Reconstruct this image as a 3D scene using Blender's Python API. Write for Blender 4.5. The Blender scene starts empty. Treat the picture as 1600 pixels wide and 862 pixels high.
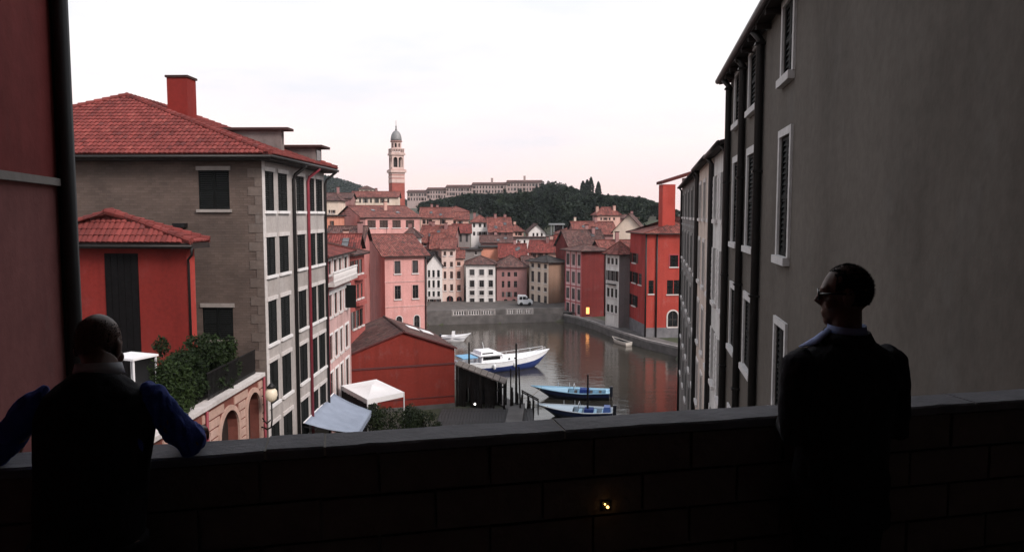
import bpy, bmesh, math, random
from mathutils import Vector, Matrix, noise as mnoise
random.seed(7)
SC = bpy.context.scene
COL = SC.collection
R = math.radians

# ------------------------------------------------------------------ camera
EYE = 19.0                       # metres above the harbour water
FPX = 1200.0                     # focal length in pixels of the 1600 px wide photograph
PITCH = math.atan(96.0 / FPX)    # the horizon stands 96 px above the picture's centre
cam_data = bpy.data.cameras.new('camera')
cam_data.sensor_width = 36.0
cam_data.lens = 36.0 * FPX / 1600.0
cam_data.clip_start = 0.05
cam_data.clip_end = 9000.0
cam = bpy.data.objects.new('camera', cam_data)
COL.objects.link(cam)
cam.location = (0, 0, EYE)
cam.rotation_euler = (math.pi / 2 - PITCH, 0, 0)
SC.camera = cam

# ------------------------------------------------------------------ sky and sun
SUN_EL, SUN_AZ = R(38), R(130)          # azimuth measured from the view direction, positive = right
world = bpy.data.worlds.new('World')
SC.world = world
world.use_nodes = True
wn = world.node_tree
for n in list(wn.nodes): wn.nodes.remove(n)
w_out = wn.nodes.new('ShaderNodeOutputWorld')
w_bg = wn.nodes.new('ShaderNodeBackground')
w_sky = wn.nodes.new('ShaderNodeTexSky')
w_sky.sky_type = 'NISHITA'
w_sky.sun_disc = False
w_sky.sun_elevation = SUN_EL
w_sky.sun_rotation = SUN_AZ
w_sky.dust_density = 3.0
w_tc = wn.nodes.new('ShaderNodeTexCoord')
w_sep = wn.nodes.new('ShaderNodeSeparateXYZ')
wn.links.new(w_tc.outputs['Generated'], w_sep.inputs[0])
w_ramp = wn.nodes.new('ShaderNodeValToRGB')      # veil of thin high cloud, pink low down
cr = w_ramp.color_ramp
cr.elements[0].position = 0.0;  cr.elements[0].color = (0.90, 0.66, 0.63, 1)
cr.elements[1].position = 1.0;  cr.elements[1].color = (0.80, 0.83, 0.89, 1)
for p, c in ((0.035, (0.93, 0.72, 0.69)), (0.10, (0.97, 0.82, 0.795)), (0.18, (0.91, 0.86, 0.85)), (0.30, (0.84, 0.845, 0.855))):
    e = cr.elements.new(p); e.color = (*c, 1)
wn.links.new(w_sep.outputs['Z'], w_ramp.inputs['Fac'])
w_map = wn.nodes.new('ShaderNodeMapping')
w_map.inputs['Scale'].default_value = (2.2, 2.2, 9.0)
wn.links.new(w_tc.outputs['Generated'], w_map.inputs['Vector'])
w_noise = wn.nodes.new('ShaderNodeTexNoise')
w_noise.inputs['Scale'].default_value = 1.6
w_noise.inputs['Detail'].default_value = 7
w_noise.inputs['Roughness'].default_value = 0.52
wn.links.new(w_map.outputs[0], w_noise.inputs['Vector'])
w_cr = wn.nodes.new('ShaderNodeValToRGB')
w_cr.color_ramp.elements[0].position = 0.44; w_cr.color_ramp.elements[0].color = (0, 0, 0, 1)
w_cr.color_ramp.elements[1].position = 0.70; w_cr.color_ramp.elements[1].color = (1, 1, 1, 1)
wn.links.new(w_noise.outputs['Fac'], w_cr.inputs['Fac'])
w_fac = wn.nodes.new('ShaderNodeMath'); w_fac.operation = 'MULTIPLY'; w_fac.inputs[1].default_value = 0.55
wn.links.new(w_cr.outputs['Color'], w_fac.inputs[0])
w_mix = wn.nodes.new('ShaderNodeMix'); w_mix.data_type = 'RGBA'
w_mix.inputs['B'].default_value = (0.64, 0.69, 0.78, 1)
wn.links.new(w_fac.outputs[0], w_mix.inputs['Factor'])
wn.links.new(w_ramp.outputs['Color'], w_mix.inputs['A'])
w_scl = wn.nodes.new('ShaderNodeMix'); w_scl.data_type = 'RGBA'; w_scl.blend_type = 'MULTIPLY'
w_scl.inputs['Factor'].default_value = 1.0
w_scl.inputs['B'].default_value = (10.0, 10.0, 10.0, 1)
wn.links.new(w_mix.outputs['Result'], w_scl.inputs['A'])
w_fin = wn.nodes.new('ShaderNodeMix'); w_fin.data_type = 'RGBA'   # a little of the clear sky behind the veil
w_fin.inputs['Factor'].default_value = 0.93
wn.links.new(w_sky.outputs[0], w_fin.inputs['A'])
wn.links.new(w_scl.outputs['Result'], w_fin.inputs['B'])
wn.links.new(w_fin.outputs['Result'], w_bg.inputs['Color'])
w_bg.inputs['Strength'].default_value = 0.116
wn.links.new(w_bg.outputs[0], w_out.inputs['Surface'])

sun_data = bpy.data.lights.new('sun', 'SUN')
sun_data.energy = 3.3
sun_data.angle = R(20)
sun_data.color = (1.0, 0.90, 0.84)
sun = bpy.data.objects.new('sun', sun_data)
COL.objects.link(sun)
sd = Vector((math.sin(SUN_AZ) * math.cos(SUN_EL), math.cos(SUN_AZ) * math.cos(SUN_EL), math.sin(SUN_EL)))
sun.rotation_euler = (-sd).to_track_quat('-Z', 'Y').to_euler()
sun.location = (-40, -20, 120)

SC.view_settings.view_transform = 'Standard'
SC.view_settings.look = 'None'
SC.view_settings.exposure = 0.15
SC.view_settings.gamma = 1.0
SC.view_settings.use_curve_mapping = False
SC.render.engine = 'CYCLES'
SC.cycles.use_denoising = True
SC.cycles.max_bounces = 5
SC.cycles.diffuse_bounces = 3
SC.cycles.glossy_bounces = 3
SC.cycles.transmission_bounces = 3
SC.cycles.volume_bounces = 0

# ------------------------------------------------------------------ pixels to places
CP, SP = math.cos(PITCH), math.sin(PITCH)
FWD = Vector((0, CP, -SP)); UPV = Vector((0, SP, CP)); CAMV = Vector((0, 0, EYE))
def ray(px, py):
    return FWD + Vector((1, 0, 0)) * ((px - 800) / FPX) + UPV * ((431 - py) / FPX)
def P(px, py, Y):                 # the point seen at a pixel, Y metres ahead
    d = ray(px, py); return CAMV + d * (Y / d.y)
def PZ(px, py, z):                # the point seen at a pixel on the level z
    d = ray(px, py); return CAMV + d * ((z - EYE) / d.z)
def along(C, u, px):              # how far from C along u until the picture column px
    k = (px - 800) / FPX
    return (k * FWD.dot(C - CAMV) - (C.x)) / (u.x - k * FWD.dot(u))

# ------------------------------------------------------------------ mesh and object helpers
class MB:
    def __init__(s): s.v = []; s.f = []; s.uv = {}
    def q(s, pts, uv=None):
        b = len(s.v); s.v.extend([tuple(p) for p in pts])
        s.f.append(tuple(range(b, b + len(pts))))
        if uv: s.uv[len(s.f) - 1] = uv
    def box(s, a, b, M=None):
        x0, y0, z0 = a; x1, y1, z1 = b
        c = [(x0,y0,z0),(x1,y0,z0),(x1,y1,z0),(x0,y1,z0),(x0,y0,z1),(x1,y0,z1),(x1,y1,z1),(x0,y1,z1)]
        if M: c = [tuple(M @ Vector(p)) for p in c]
        k = len(s.v); s.v.extend(c)
        for f in ((0,3,2,1),(4,5,6,7),(0,1,5,4),(1,2,6,5),(2,3,7,6),(3,0,4,7)):
            s.f.append(tuple(k + i for i in f))
        return s
    def loft(s, rings, cap=True, closed=True):
        k = len(s.v); n = len(rings[0])
        for r in rings: s.v.extend([tuple(p) for p in r])
        for i in range(len(rings) - 1):
            for j in range(n if closed else n - 1):
                a = k + i*n + j; b = k + i*n + (j+1) % n
                s.f.append((a, b, b + n, a + n))
        if cap and closed:
            s.f.append(tuple(k + j for j in reversed(range(n))))
            s.f.append(tuple(k + (len(rings)-1)*n + j for j in range(n)))
        return s
    def tube(s, pts, rad, n=8, cap=True, flat=None):
        pts = [Vector(p) for p in pts]
        if not hasattr(rad, '__len__'): rad = [rad] * len(pts)
        rings = []; ref = None
        for i, p in enumerate(pts):
            t = (pts[min(i+1, len(pts)-1)] - pts[max(i-1, 0)]).normalized()
            if ref is None:
                ref = Vector((0,0,1)) if abs(t.z) < 0.9 else Vector((1,0,0))
            a = (ref - t * ref.dot(t)).normalized(); b = t.cross(a); ref = a
            fx, fy = flat if flat else (1, 1)
            rings.append([p + a * (rad[i]*fx*math.cos(2*math.pi*j/n)) + b * (rad[i]*fy*math.sin(2*math.pi*j/n)) for j in range(n)])
        return s.loft(rings, cap)
    def lathe(s, prof, n=16, M=None, ox=0, oy=0):
        rings = []
        for r, z in prof:
            rg = [Vector((ox + r*math.cos(2*math.pi*j/n), oy + r*math.sin(2*math.pi*j/n), z)) for j in range(n)]
            if M: rg = [M @ p for p in rg]
            rings.append(rg)
        return s.loft(rings)
    def mesh(s, name, mat=None, smooth=False):
        me = bpy.data.meshes.new(name)
        me.from_pydata(s.v, [], s.f)
        if s.uv:
            l = me.uv_layers.new(name='UVMap')
            for fi, uv in s.uv.items():
                for k, li in enumerate(me.polygons[fi].loop_indices): l.data[li].uv = uv[k]
        if mat: me.materials.append(mat)
        if smooth:
            me.polygons.foreach_set('use_smooth', [True] * len(me.polygons))
        me.update()
        return me
    def obj(s, name, mat, parent=None, smooth=False):
        return link(name, s.mesh(name, mat, smooth), parent)
def link(name, data, parent=None, loc=None, rz=0):
    o = bpy.data.objects.new(name, data); COL.objects.link(o)
    if parent: o.parent = parent
    if loc is not None: o.location = loc
    if rz: o.rotation_euler = (0, 0, rz)
    return o
def thing(name, label, cat, loc=(0,0,0), rz=0, group=None):
    o = link(name, None, None, loc, rz)
    o.empty_display_size = 0.3
    return tag(o, label, cat, group)
def tag(o, label, cat, group=None):
    o['label'] = label; o['category'] = cat
    if group: o['group'] = group
    return o
def struct(o, label=None):
    o['kind'] = 'structure'
    if label: o['label'] = label
    return o
def copy_tree(o, parent=None):
    c = o.copy(); COL.objects.link(c); c.parent = parent
    for ch in o.children: copy_tree(ch, c)
    return c

# ------------------------------------------------------------------ materials
MATS = {}
def srgb(r, g, b):
    return tuple(((c/255)/12.92 if c/255 < 0.04045 else ((c/255+0.055)/1.055)**2.4) for c in (r, g, b))
class NT:
    def __init__(s, name, rough=0.8, spec=0.3):
        s.m = bpy.data.materials.new(name); s.m.use_nodes = True
        s.t = s.m.node_tree; s.b = s.t.nodes['Principled BSDF']
        s.b.inputs['Roughness'].default_value = rough
        s.b.inputs['Specular IOR Level'].default_value = spec
    def n(s, typ, **kw):
        nd = s.t.nodes.new(typ)
        for k, v in kw.items():
            if hasattr(nd, k): setattr(nd, k, v)
            else: nd.inputs[k].default_value = v
        return nd
    def l(s, a, b): s.t.links.new(a, b)
    def noise(s, scale, detail=4, vec=None, rough=0.55):
        nd = s.n('ShaderNodeTexNoise'); nd.inputs['Scale'].default_value = scale
        nd.inputs['Detail'].default_value = detail; nd.inputs['Roughness'].default_value = rough
        if vec is not None: s.l(vec, nd.inputs['Vector'])
        return nd.outputs['Fac']
    def coord(s, kind='Object', scale=None):
        c = s.n('ShaderNodeTexCoord').outputs[kind]
        if scale:
            mp = s.n('ShaderNodeMapping'); mp.inputs['Scale'].default_value = scale
            s.l(c, mp.inputs['Vector']); return mp.outputs[0]
        return c
    def ramp(s, fac, stops):
        r = s.n('ShaderNodeValToRGB'); els = r.color_ramp.elements
        while len(els) < len(stops): els.new(0.5)
        for e, (p, c) in zip(els, stops): e.position = p; e.color = (*c, 1) if len(c) == 3 else c
        s.l(fac, r.inputs['Fac']); return r.outputs['Color']
    def mix(s, fac, a, b, mode='MIX'):
        m = s.n('ShaderNodeMix', data_type='RGBA', blend_type=mode)
        for sock, v in (('Factor', fac), ('A', a), ('B', b)):
            if isinstance(v, (int, float)): m.inputs[sock].default_value = v
            elif isinstance(v, tuple): m.inputs[sock].default_value = (*v, 1) if len(v) == 3 else v
            else: s.l(v, m.inputs[sock])
        return m.outputs['Result']
    def math(s, op, a, b=None):
        m = s.n('ShaderNodeMath', operation=op)
        for i, v in enumerate((a, b)):
            if v is None: continue
            if isinstance(v, (int, float)): m.inputs[i].default_value = v
            else: s.l(v, m.inputs[i])
        return m.outputs[0]
    def bump(s, h, strength=0.3, dist=0.05):
        b = s.n('ShaderNodeBump'); b.inputs['Strength'].default_value = strength
        b.inputs['Distance'].default_value = dist
        s.l(h, b.inputs['Height']); s.l(b.outputs[0], s.b.inputs['Normal'])
    def col(s, c):
        if isinstance(c, tuple): s.b.inputs['Base Color'].default_value = (*c, 1)
        else: s.l(c, s.b.inputs['Base Color'])
def mul(c, k): return tuple(min(1, x * k) for x in c)

def plaster(name, c, var=0.22, streak=0.25, bump=0.25, rough=0.9, fade=0.4):
    if name in MATS: return MATS[name]
    t = NT(name, rough, 0.15); o = t.coord()
    a = t.ramp(t.noise(0.35, 6, o), [(0.3, mul(c, 1 - var)), (0.7, mul(c, 1 + var*0.6))])
    st = t.ramp(t.noise(1.0, 5, t.coord('Object', (1.4, 1.4, 0.10))), [(0.45, (1, 1, 1)), (0.8, (1 - streak,)*3)])
    sp = t.ramp(t.noise(5.0, 5, o), [(0.35, (0.9, 0.9, 0.9)), (0.65, (1.06, 1.06, 1.06))])
    g_ = (c[0]+c[1]+c[2])/3; pale = tuple(min(0.85, x*0.62 + g_*0.55 + 0.02) for x in c)
    pm = t.ramp(t.noise(0.8, 8, t.coord('Object', (1, 1, 0.6)), 0.68), [(0.56, (0, 0, 0)), (0.66, (fade,)*3)])
    a = t.mix(pm, a, pale)
    dk = t.ramp(t.noise(0.22, 7, t.coord('Object', (1.0, 1.0, 0.5)), 0.62), [(0.30, (0.74, 0.72, 0.70)), (0.5, (1, 1, 1))])
    a = t.mix(1.0, a, dk, 'MULTIPLY')
    t.col(t.mix(1.0, t.mix(1.0, a, st, 'MULTIPLY'), sp, 'MULTIPLY'))
    t.bump(t.math('ADD', t.noise(14, 6, o), t.math('MULTIPLY', t.noise(1.5, 3, o), 1.5)), bump, 0.02)
    MATS[name] = t.m; return t.m
def simple(name, c, rough=0.6, spec=0.4, metal=0.0, var=0.12, scale=4.0, bump=0.0):
    if name in MATS: return MATS[name]
    t = NT(name, rough, spec); t.b.inputs['Metallic'].default_value = metal
    o = t.coord()
    f = t.noise(scale, 5, o)
    t.col(t.ramp(f, [(0.3, mul(c, 1 - var)), (0.7, mul(c, 1 + var))]))
    if bump: t.bump(t.noise(scale * 6, 5, o), bump, 0.02)
    MATS[name] = t.m; return t.m
def rooftile(name, c, tw=0.26, th=0.40, var=0.3):
    if name in MATS: return MATS[name]
    t = NT(name, 0.85, 0.2); uv = t.coord('UV')
    sp = t.n('ShaderNodeSeparateXYZ'); t.l(uv, sp.inputs[0])
    u = t.math('DIVIDE', sp.outputs[0], tw); v = t.math('DIVIDE', sp.outputs[1], th)
    cu = t.n('ShaderNodeCombineXYZ'); t.l(t.math('FLOOR', u), cu.inputs[0]); t.l(t.math('FLOOR', v), cu.inputs[1])
    wn_ = t.n('ShaderNodeTexWhiteNoise'); t.l(cu.outputs[0], wn_.inputs['Vector'])
    base = t.ramp(wn_.outputs['Value'], [(0.0, (c[0]*0.45, c[1]*0.75, c[2]*0.8)), (0.18, mul(c, 1 - var)), (0.55, c), (0.9, mul(c, 1 + var)), (1.0, (c[0]*1.35, c[1]*1.9, c[2]*1.7))])
    patch = t.ramp(t.noise(0.28, 6, t.coord()), [(0.32, (0.62, 0.60, 0.62)), (0.62, (1.06, 1.02, 1.0))])
    hump = t.math('ABSOLUTE', t.math('SINE', t.math('MULTIPLY', u, math.pi)))
    saw = t.math('FRACT', v)
    h = t.math('ADD', hump, t.math('MULTIPLY', t.math('SUBTRACT', 1.0, saw), 0.5))
    crev = t.ramp(hump, [(0.0, (0.45, 0.42, 0.42)), (0.45, (1, 1, 1))])
    t.col(t.mix(1.0, t.mix(1.0, base, patch, 'MULTIPLY'), crev, 'MULTIPLY'))
    t.bump(h, 0.7, 0.07)
    MATS[name] = t.m; return t.m
def stonewall(name, c1, c2, mortar, bw=0.5, bh=0.22, bump=0.6, msize=0.02):
    if name in MATS: return MATS[name]
    t = NT(name, 0.92, 0.15); uv = t.coord('UV')
    b = t.n('ShaderNodeTexBrick'); b.offset = 0.5
    t.l(uv, b.inputs['Vector'])
    b.inputs['Color1'].default_value = (*c1, 1); b.inputs['Color2'].default_value = (*c2, 1); b.inputs['Mortar'].default_value = (*mortar, 1)
    b.inputs['Scale'].default_value = 1.0; b.inputs['Mortar Size'].default_value = msize
    b.inputs['Brick Width'].default_value = bw; b.inputs['Row Height'].default_value = bh; b.inputs['Mortar Smooth'].default_value = 0.5
    big = t.ramp(t.noise(0.5, 6, t.coord()), [(0.3, (0.7, 0.7, 0.7)), (0.7, (1.15, 1.13, 1.1))])
    t.col(t.mix(1.0, b.outputs['Color'], big, 'MULTIPLY'))
    h = t.math('ADD', t.math('MULTIPLY', b.outputs['Fac'], -1.0), t.math('MULTIPLY', t.noise(9, 6, t.coord()), 0.8))
    t.bump(h, bump, 0.03)
    MATS[name] = t.m; return t.m
def glassmat(name, c, rough=0.08, spec=0.5):
    if name in MATS: return MATS[name]
    t = NT(name, rough, spec); o = t.coord()
    t.col(t.ramp(t.noise(0.7, 3, o), [(0.35, mul(c, 0.6)), (0.7, mul(c, 1.5))]))
    t.bump(t.noise(1.2, 3, o), 0.08, 0.02)
    MATS[name] = t.m; return t.m

GLASS = glassmat('dark_window_glass', (0.012, 0.013, 0.015))
GLASSP = glassmat('pale_window_glass', (0.06, 0.06, 0.065), 0.12)
SHUT_D = simple('dark_green_shutter_paint', (0.006, 0.007, 0.007), 0.7, 0.12)
FRAMED = simple('dark_window_frame', (0.07, 0.055, 0.05), 0.6, 0.3)
SHUT_B = simple('brown_shutter_paint', (0.045, 0.022, 0.018), 0.6, 0.3)
SHUT_W = simple('pale_shutter_paint', (0.50, 0.48, 0.47), 0.6, 0.3)
SHUT_G = simple('grey_shutter_paint', (0.16, 0.15, 0.15), 0.6, 0.3)
WOODD = simple('dark_weathered_wood', (0.012, 0.0095, 0.0085), 0.85, 0.15, var=0.4, scale=3, bump=0.4)
WOODP = simple('grey_pier_planks', (0.055, 0.052, 0.053), 0.85, 0.2, var=0.35, scale=3, bump=0.4)
TRIM = plaster('pale_stone_trim', (0.60, 0.56, 0.55), 0.12, 0.15)
TRIMW = plaster('white_painted_trim', (0.74, 0.72, 0.72), 0.08, 0.12)
TRIMR = plaster('red_painted_trim', (0.36, 0.07, 0.08), 0.15, 0.15)
IRON = simple('black_iron', (0.012, 0.011, 0.012), 0.5, 0.4, 0.3)
GUTTER = simple('dark_gutter_metal', (0.02, 0.018, 0.018), 0.5, 0.4, 0.4)
EAVE = simple('dark_eave_wood', (0.028, 0.021, 0.020), 0.8, 0.2, var=0.3)
PIPER = simple('red_painted_pipe', (0.22, 0.03, 0.045), 0.5, 0.4)
ROOF_R = rooftile('red_clay_tile', (0.182, 0.044, 0.038))
ROOF_D = rooftile('dull_red_clay_tile', (0.19, 0.066, 0.056))
ROOF_B = rooftile('brown_clay_tile', (0.115, 0.060, 0.055))
ROOF_G = rooftile('dark_grey_tile', (0.055, 0.048, 0.048))
PINK = (0.61, 0.315, 0.295)

# ------------------------------------------------------------------ windows, walls, roofs, houses
WCACHE = {}
WR = random.Random(21)
def wmesh(key, fn):
    if key not in WCACHE: WCACHE[key] = fn()
    return WCACHE[key]
def window(root, loc, rz, w, h, style='glass', sill=TRIM, lintel=None, surround=None, arch=False, frame=None, near=False, depth=0.12, shut=SHUT_D, sflap=None):
    frame = frame or FRAMED
    """one window as a part of its house: frame mesh, with pane / shutters / sill as sub-parts"""
    w = round(w, 2); h = round(h, 2)
    zt = h - w/2 if arch else h
    def fr():
        m = MB(); t = min(0.07, w*0.08); y0, y1 = depth*0.55, depth
        m.box((-w/2, y0, 0), (-w/2+t, y1, h)); m.box((w/2-t, y0, 0), (w/2, y1, h))
        m.box((-w/2+t, y0, 0), (w/2-t, y1, t))
        if not arch: m.box((-w/2+t, y0, h-t), (w/2-t, y1, h))
        m.box((-t*0.45, y0, t), (t*0.45, y1, h if arch else h-t))
        m.box((-w/2+t, y0+0.005, zt*0.66), (w/2-t, y1-0.005, zt*0.66+t*0.7))
        return m.mesh('window', frame)
    def leaf():
        m = MB(); y0, y1 = 0.015, 0.06
        for s in (-1, 1):
            xa, xb = (-w/2, -0.008) if s < 0 else (0.008, w/2)
            b = min(0.08, w*0.09)
            m.box((xa, y0, 0), (xa+b, y1, h)); m.box((xb-b, y0, 0), (xb, y1, h))
            m.box((xa+b, y0, 0), (xb-b, y1, b)); m.box((xa+b, y0, h-b), (xb-b, y1, h)); m.box((xa+b, y0, h*0.48), (xb-b, y1, h*0.48+b))
            n = int((h - 2*b) / (0.11 if near else 0.3))
            for i in range(n):
                z = b + (h - 2*b) * (i + 0.5) / n; d = (h - 2*b) / n * 0.42
                m.q([(xa+b, y0+0.005, z-d), (xb-b, y0+0.005, z-d), (xb-b, y1-0.006, z+d), (xa+b, y1-0.006, z+d)])
        return m.mesh('window', shut)
    if style == 'louvre':
        o = link('window', wmesh(('lv', w, h, near, shut.name), leaf), root, loc, rz)
    else:
        o = link('window', wmesh(('fr', w, h, depth, arch, frame.name), fr), root, loc, rz)
        g = GLASSP if (style == 'pale' or WR.random() < 0.22) else GLASS
        def pn():
            m = MB(); m.q([(-w/2, depth*0.9, 0), (w/2, depth*0.9, 0), (w/2, depth*0.9, h), (-w/2, depth*0.9, h)]); return m.mesh('pane', g)
        link('pane', wmesh(('pn', w, h, depth, g.name), pn), o)
    if style == 'glass' and not arch and not surround and not near and WR.random() < 0.35: sflap = WR.choice((SHUT_D, SHUT_B, SHUT_G, SHUT_B))
    if style == 'open' or sflap:
        sm = sflap or shut
        def sl():
            m = MB(); m.box((0, -0.05, 0), (w*0.5, -0.012, h))
            for i in range(int(h/0.28)): m.box((0.05, -0.062, 0.08+i*0.28), (w*0.5-0.05, -0.05, 0.08+i*0.28+0.16))
            return m.mesh('shutter', sm)
        me = wmesh(('sh', w, h, sm.name), sl)
        link('shutter', me, o, (w/2 + 0.03, 0, 0)); link('shutter', me, o, (-w - 0.03, 0, 0))
    if sill:
        def si():
            m = MB(); m.box((-w/2-0.12, -0.13, -0.16), (w/2+0.12, 0.02, -0.002)); return m.mesh('sill', sill)
        link('sill', wmesh(('si', w, sill.name), si), o)
    if lintel:
        def li():
            m = MB(); m.box((-w/2-0.1, -0.07, h+0.002), (w/2+0.1, 0.02, h+0.22)); return m.mesh('lintel', lintel)
        link('lintel', wmesh(('li', w, h, lintel.name), li), o)
    if surround:
        def su():
            m = MB(); b = max(0.10, min(0.2, w*0.14))
            m.box((-w/2-b, -0.05, 0), (-w/2-0.002, 0.02, zt)); m.box((w/2+0.002, -0.05, 0), (w/2+b, 0.02, zt))
            if arch:
                n = 10; r0, r1 = w/2 + 0.002, w/2 + b
                for i in range(n):
                    a0, a1 = math.pi*i/n, math.pi*(i+1)/n
                    pts = [(r*math.cos(a), zt + r*math.sin(a)) for r, a in ((r0,a0),(r1,a0),(r1,a1),(r0,a1))]
                    m.loft([[(x, -0.05, z) for x, z in pts], [(x, 0.02, z) for x, z in pts]])
            else:
                m.box((-w/2-b, -0.052, h+0.002), (w/2+b, 0.02, h+b))
            return m.mesh('surround', surround)
        link('surround', wmesh(('su', w, h, arch, surround.name), su), o)
    return o

def wall_face(mb, W, z0, z1, ops, F, reveal=0.14):
    """a wall with true openings; F(t, depth, z) -> local point. ops: (t0,z0,t1,z1,arch)"""
    xs = sorted({0.0, W, *[o[0] for o in ops], *[o[2] for o in ops]})
    zs = sorted({z0, z1, *[o[1] for o in ops], *[o[3] for o in ops]})
    for i in range(len(xs)-1):
        for j in range(len(zs)-1):
            xc, zc = (xs[i]+xs[i+1])/2, (zs[j]+zs[j+1])/2
            if any(o[0] < xc < o[2] and o[1] < zc < o[3] for o in ops): continue
            a, b, c, d = xs[i], xs[i+1], zs[j], zs[j+1]
            mb.q([F(a,0,c), F(b,0,c), F(b,0,d), F(a,0,d)], [(a,c),(b,c),(b,d),(a,d)])
    for o in ops:
        a, c, b, d = o[:4]; e = reveal
        zt = d - (b-a)/2 if o[4] else d
        for p0, p1 in (((a,c),(b,c)), ((a,c),(a,zt)), ((b,c),(b,zt))) + (() if o[4] else (((a,d),(b,d)),)):
            mb.q([F(p0[0],0,p0[1]), F(p1[0],0,p1[1]), F(p1[0],e,p1[1]), F(p0[0],e,p0[1])], [(0,0),(0.3,0),(0.3,0.1),(0,0.1)])
        if o[4]:
            n = 8; r = (b-a)/2; m_ = (a+b)/2
            arc = [(m_ - r*math.cos(math.pi*i/n), zt + r*math.sin(math.pi*i/n)) for i in range(n+1)]
            for i in range(n):
                (xa, za), (xb, zb) = arc[i], arc[i+1]
                mb.q([F(xa,0,za), F(xb,0,zb), F(xb,0,d), F(xa,0,d)], [(xa,za),(xb,zb),(xb,d),(xa,d)])
                mb.q([F(xa,0,za), F(xb,0,zb), F(xb,e,zb), F(xa,e,za)], [(0,0),(0.3,0),(0.3,0.1),(0,0.1)])

def slope_uv(pts, eave_dir):
    o = Vector(pts[0]); e = Vector(eave_dir).normalized(); out = []
    for p in pts:
        d = Vector(p) - o; u = d.dot(e); v = (d - e*u).length
        out.append((u + 50, v + 50))
    return out
def roof(root, kind, W, D, H, rise, over=0.5, axis='x', e=None, mat=None, th=0.14, eavemat=EAVE, oz=0.0, e2=None, skip=()):
    """hip / gable / flat / shed roof over [0,W]x[0,D] at height H; parts of the house"""
    mat = mat or ROOF_R; m = MB(); f = MB()
    x0, x1, y0, y1 = -over, W+over, -over, D+over; H = H + oz
    if kind == 'flat':
        f.box((x0, y0, H), (x1, y1, H+th+0.12)); m.q([(x0+.1,y0+.1,H+th+0.125),(x1-.1,y0+.1,H+th+0.125),(x1-.1,y1-.1,H+th+0.125),(x0+.1,y1-.1,H+th+0.125)], [(0,0),(W,0),(W,D),(0,D)])
    elif kind == 'hip':
        f.box((x0, y0, H), (x1, y1, H+th))
        Z = H + th + 0.003; T = Z + rise
        A, B, C, Dd = (x0,y0,Z), (x1,y0,Z), (x1,y1,Z), (x0,y1,Z)
        if axis == 'x':
            ee = e if e is not None else min((y1-y0)/2, (x1-x0)/2)
            ef = e2 if e2 is not None else ee
            r0 = (x0+ee, (y0+y1)/2, T); r1 = (x1-ef, (y0+y1)/2, T)
            S = [([A,B,r1,r0],(1,0,0)), ([B,C,r1],(0,1,0)), ([C,Dd,r0,r1],(-1,0,0)), ([Dd,A,r0],(0,-1,0))]
            hips = [(A,r0),(Dd,r0),(B,r1),(C,r1),(r0,r1)]
        else:
            ee = e if e is not None else min((y1-y0)/2, (x1-x0)/2)
            ef = e2 if e2 is not None else ee
            r0 = ((x0+x1)/2, y0+ee, T); r1 = ((x0+x1)/2, y1-ef, T)
            S = [([A,B,r0],(1,0,0)), ([B,C,r1,r0],(0,1,0)), ([C,Dd,r1],(-1,0,0)), ([Dd,A,r0,r1],(0,-1,0))]
            hips = [(A,r0),(B,r0),(C,r1),(Dd,r1),(r0,r1)]
        for pts, d in S: m.q(pts, slope_uv(pts, d))
        for a, b in hips:
            if (Vector(a)-Vector(b)).length > 0.05: m.tube([a, b], 0.11, 6)
    else:                                            # gable or shed: slabs with thickness
        if axis == 'x': a0, a1, b0, b1 = x0, x1, y0, y1; G = lambda a, b, z: (a, b, z)
        else: a0, a1, b0, b1 = y0, y1, x0, x1; G = lambda a, b, z: (b, a, z)
        span = D if axis == 'x' else W
        if kind == 'gable':
            mid = (b0+b1)/2; sl = rise / (span/2); dz = sl*over
            prof = [(b0, H-dz), (mid, H+rise), (b1, H-dz)]
        else:
            sl = rise / span; prof = [(b0, H - sl*over), (b1, H + rise + sl*over)]
        for i in range(len(prof)-1):
            (ba, za), (bb, zb) = prof[i], prof[i+1]
            up = [G(a0,ba,za+th), G(a1,ba,za+th), G(a1,bb,zb+th), G(a0,bb,zb+th)]
            low = zb < za
            pts = [up[2], up[3], up[0], up[1]] if low else up
            m.q(pts, slope_uv(pts, Vector(pts[1]) - Vector(pts[0])))
            f.q([G(a0,ba,za), G(a1,ba,za), G(a1,bb,zb), G(a0,bb,zb)])
            for a in (a0, a1): f.q([G(a,ba,za), G(a,bb,zb), G(a,bb,zb+th-0.002), G(a,ba,za+th-0.002)])
            for (b_, z_) in ((ba, za), (bb, zb)):
                if kind == 'gable' and abs(b_-mid) < 1e-6: continue
                f.q([G(a0,b_,z_), G(a1,b_,z_), G(a1,b_,z_+th-0.002), G(a0,b_,z_+th-0.002)])
        if kind == 'gable': m.tube([G(a0,mid,H+rise+th), G(a1,mid,H+rise+th)], 0.12, 6)
    ro = m.obj('roof', mat, root)
    f.obj('eave_board', eavemat, ro)
    return ro

def cols_n(n, frac=0.45, m=0.06):
    """n evenly spread window columns as fractions of the face"""
    s = (1 - 2*m) / n
    return [(m + s*(i + 0.5 - frac/2), m + s*(i + 0.5 + frac/2)) for i in range(n)]

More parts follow.
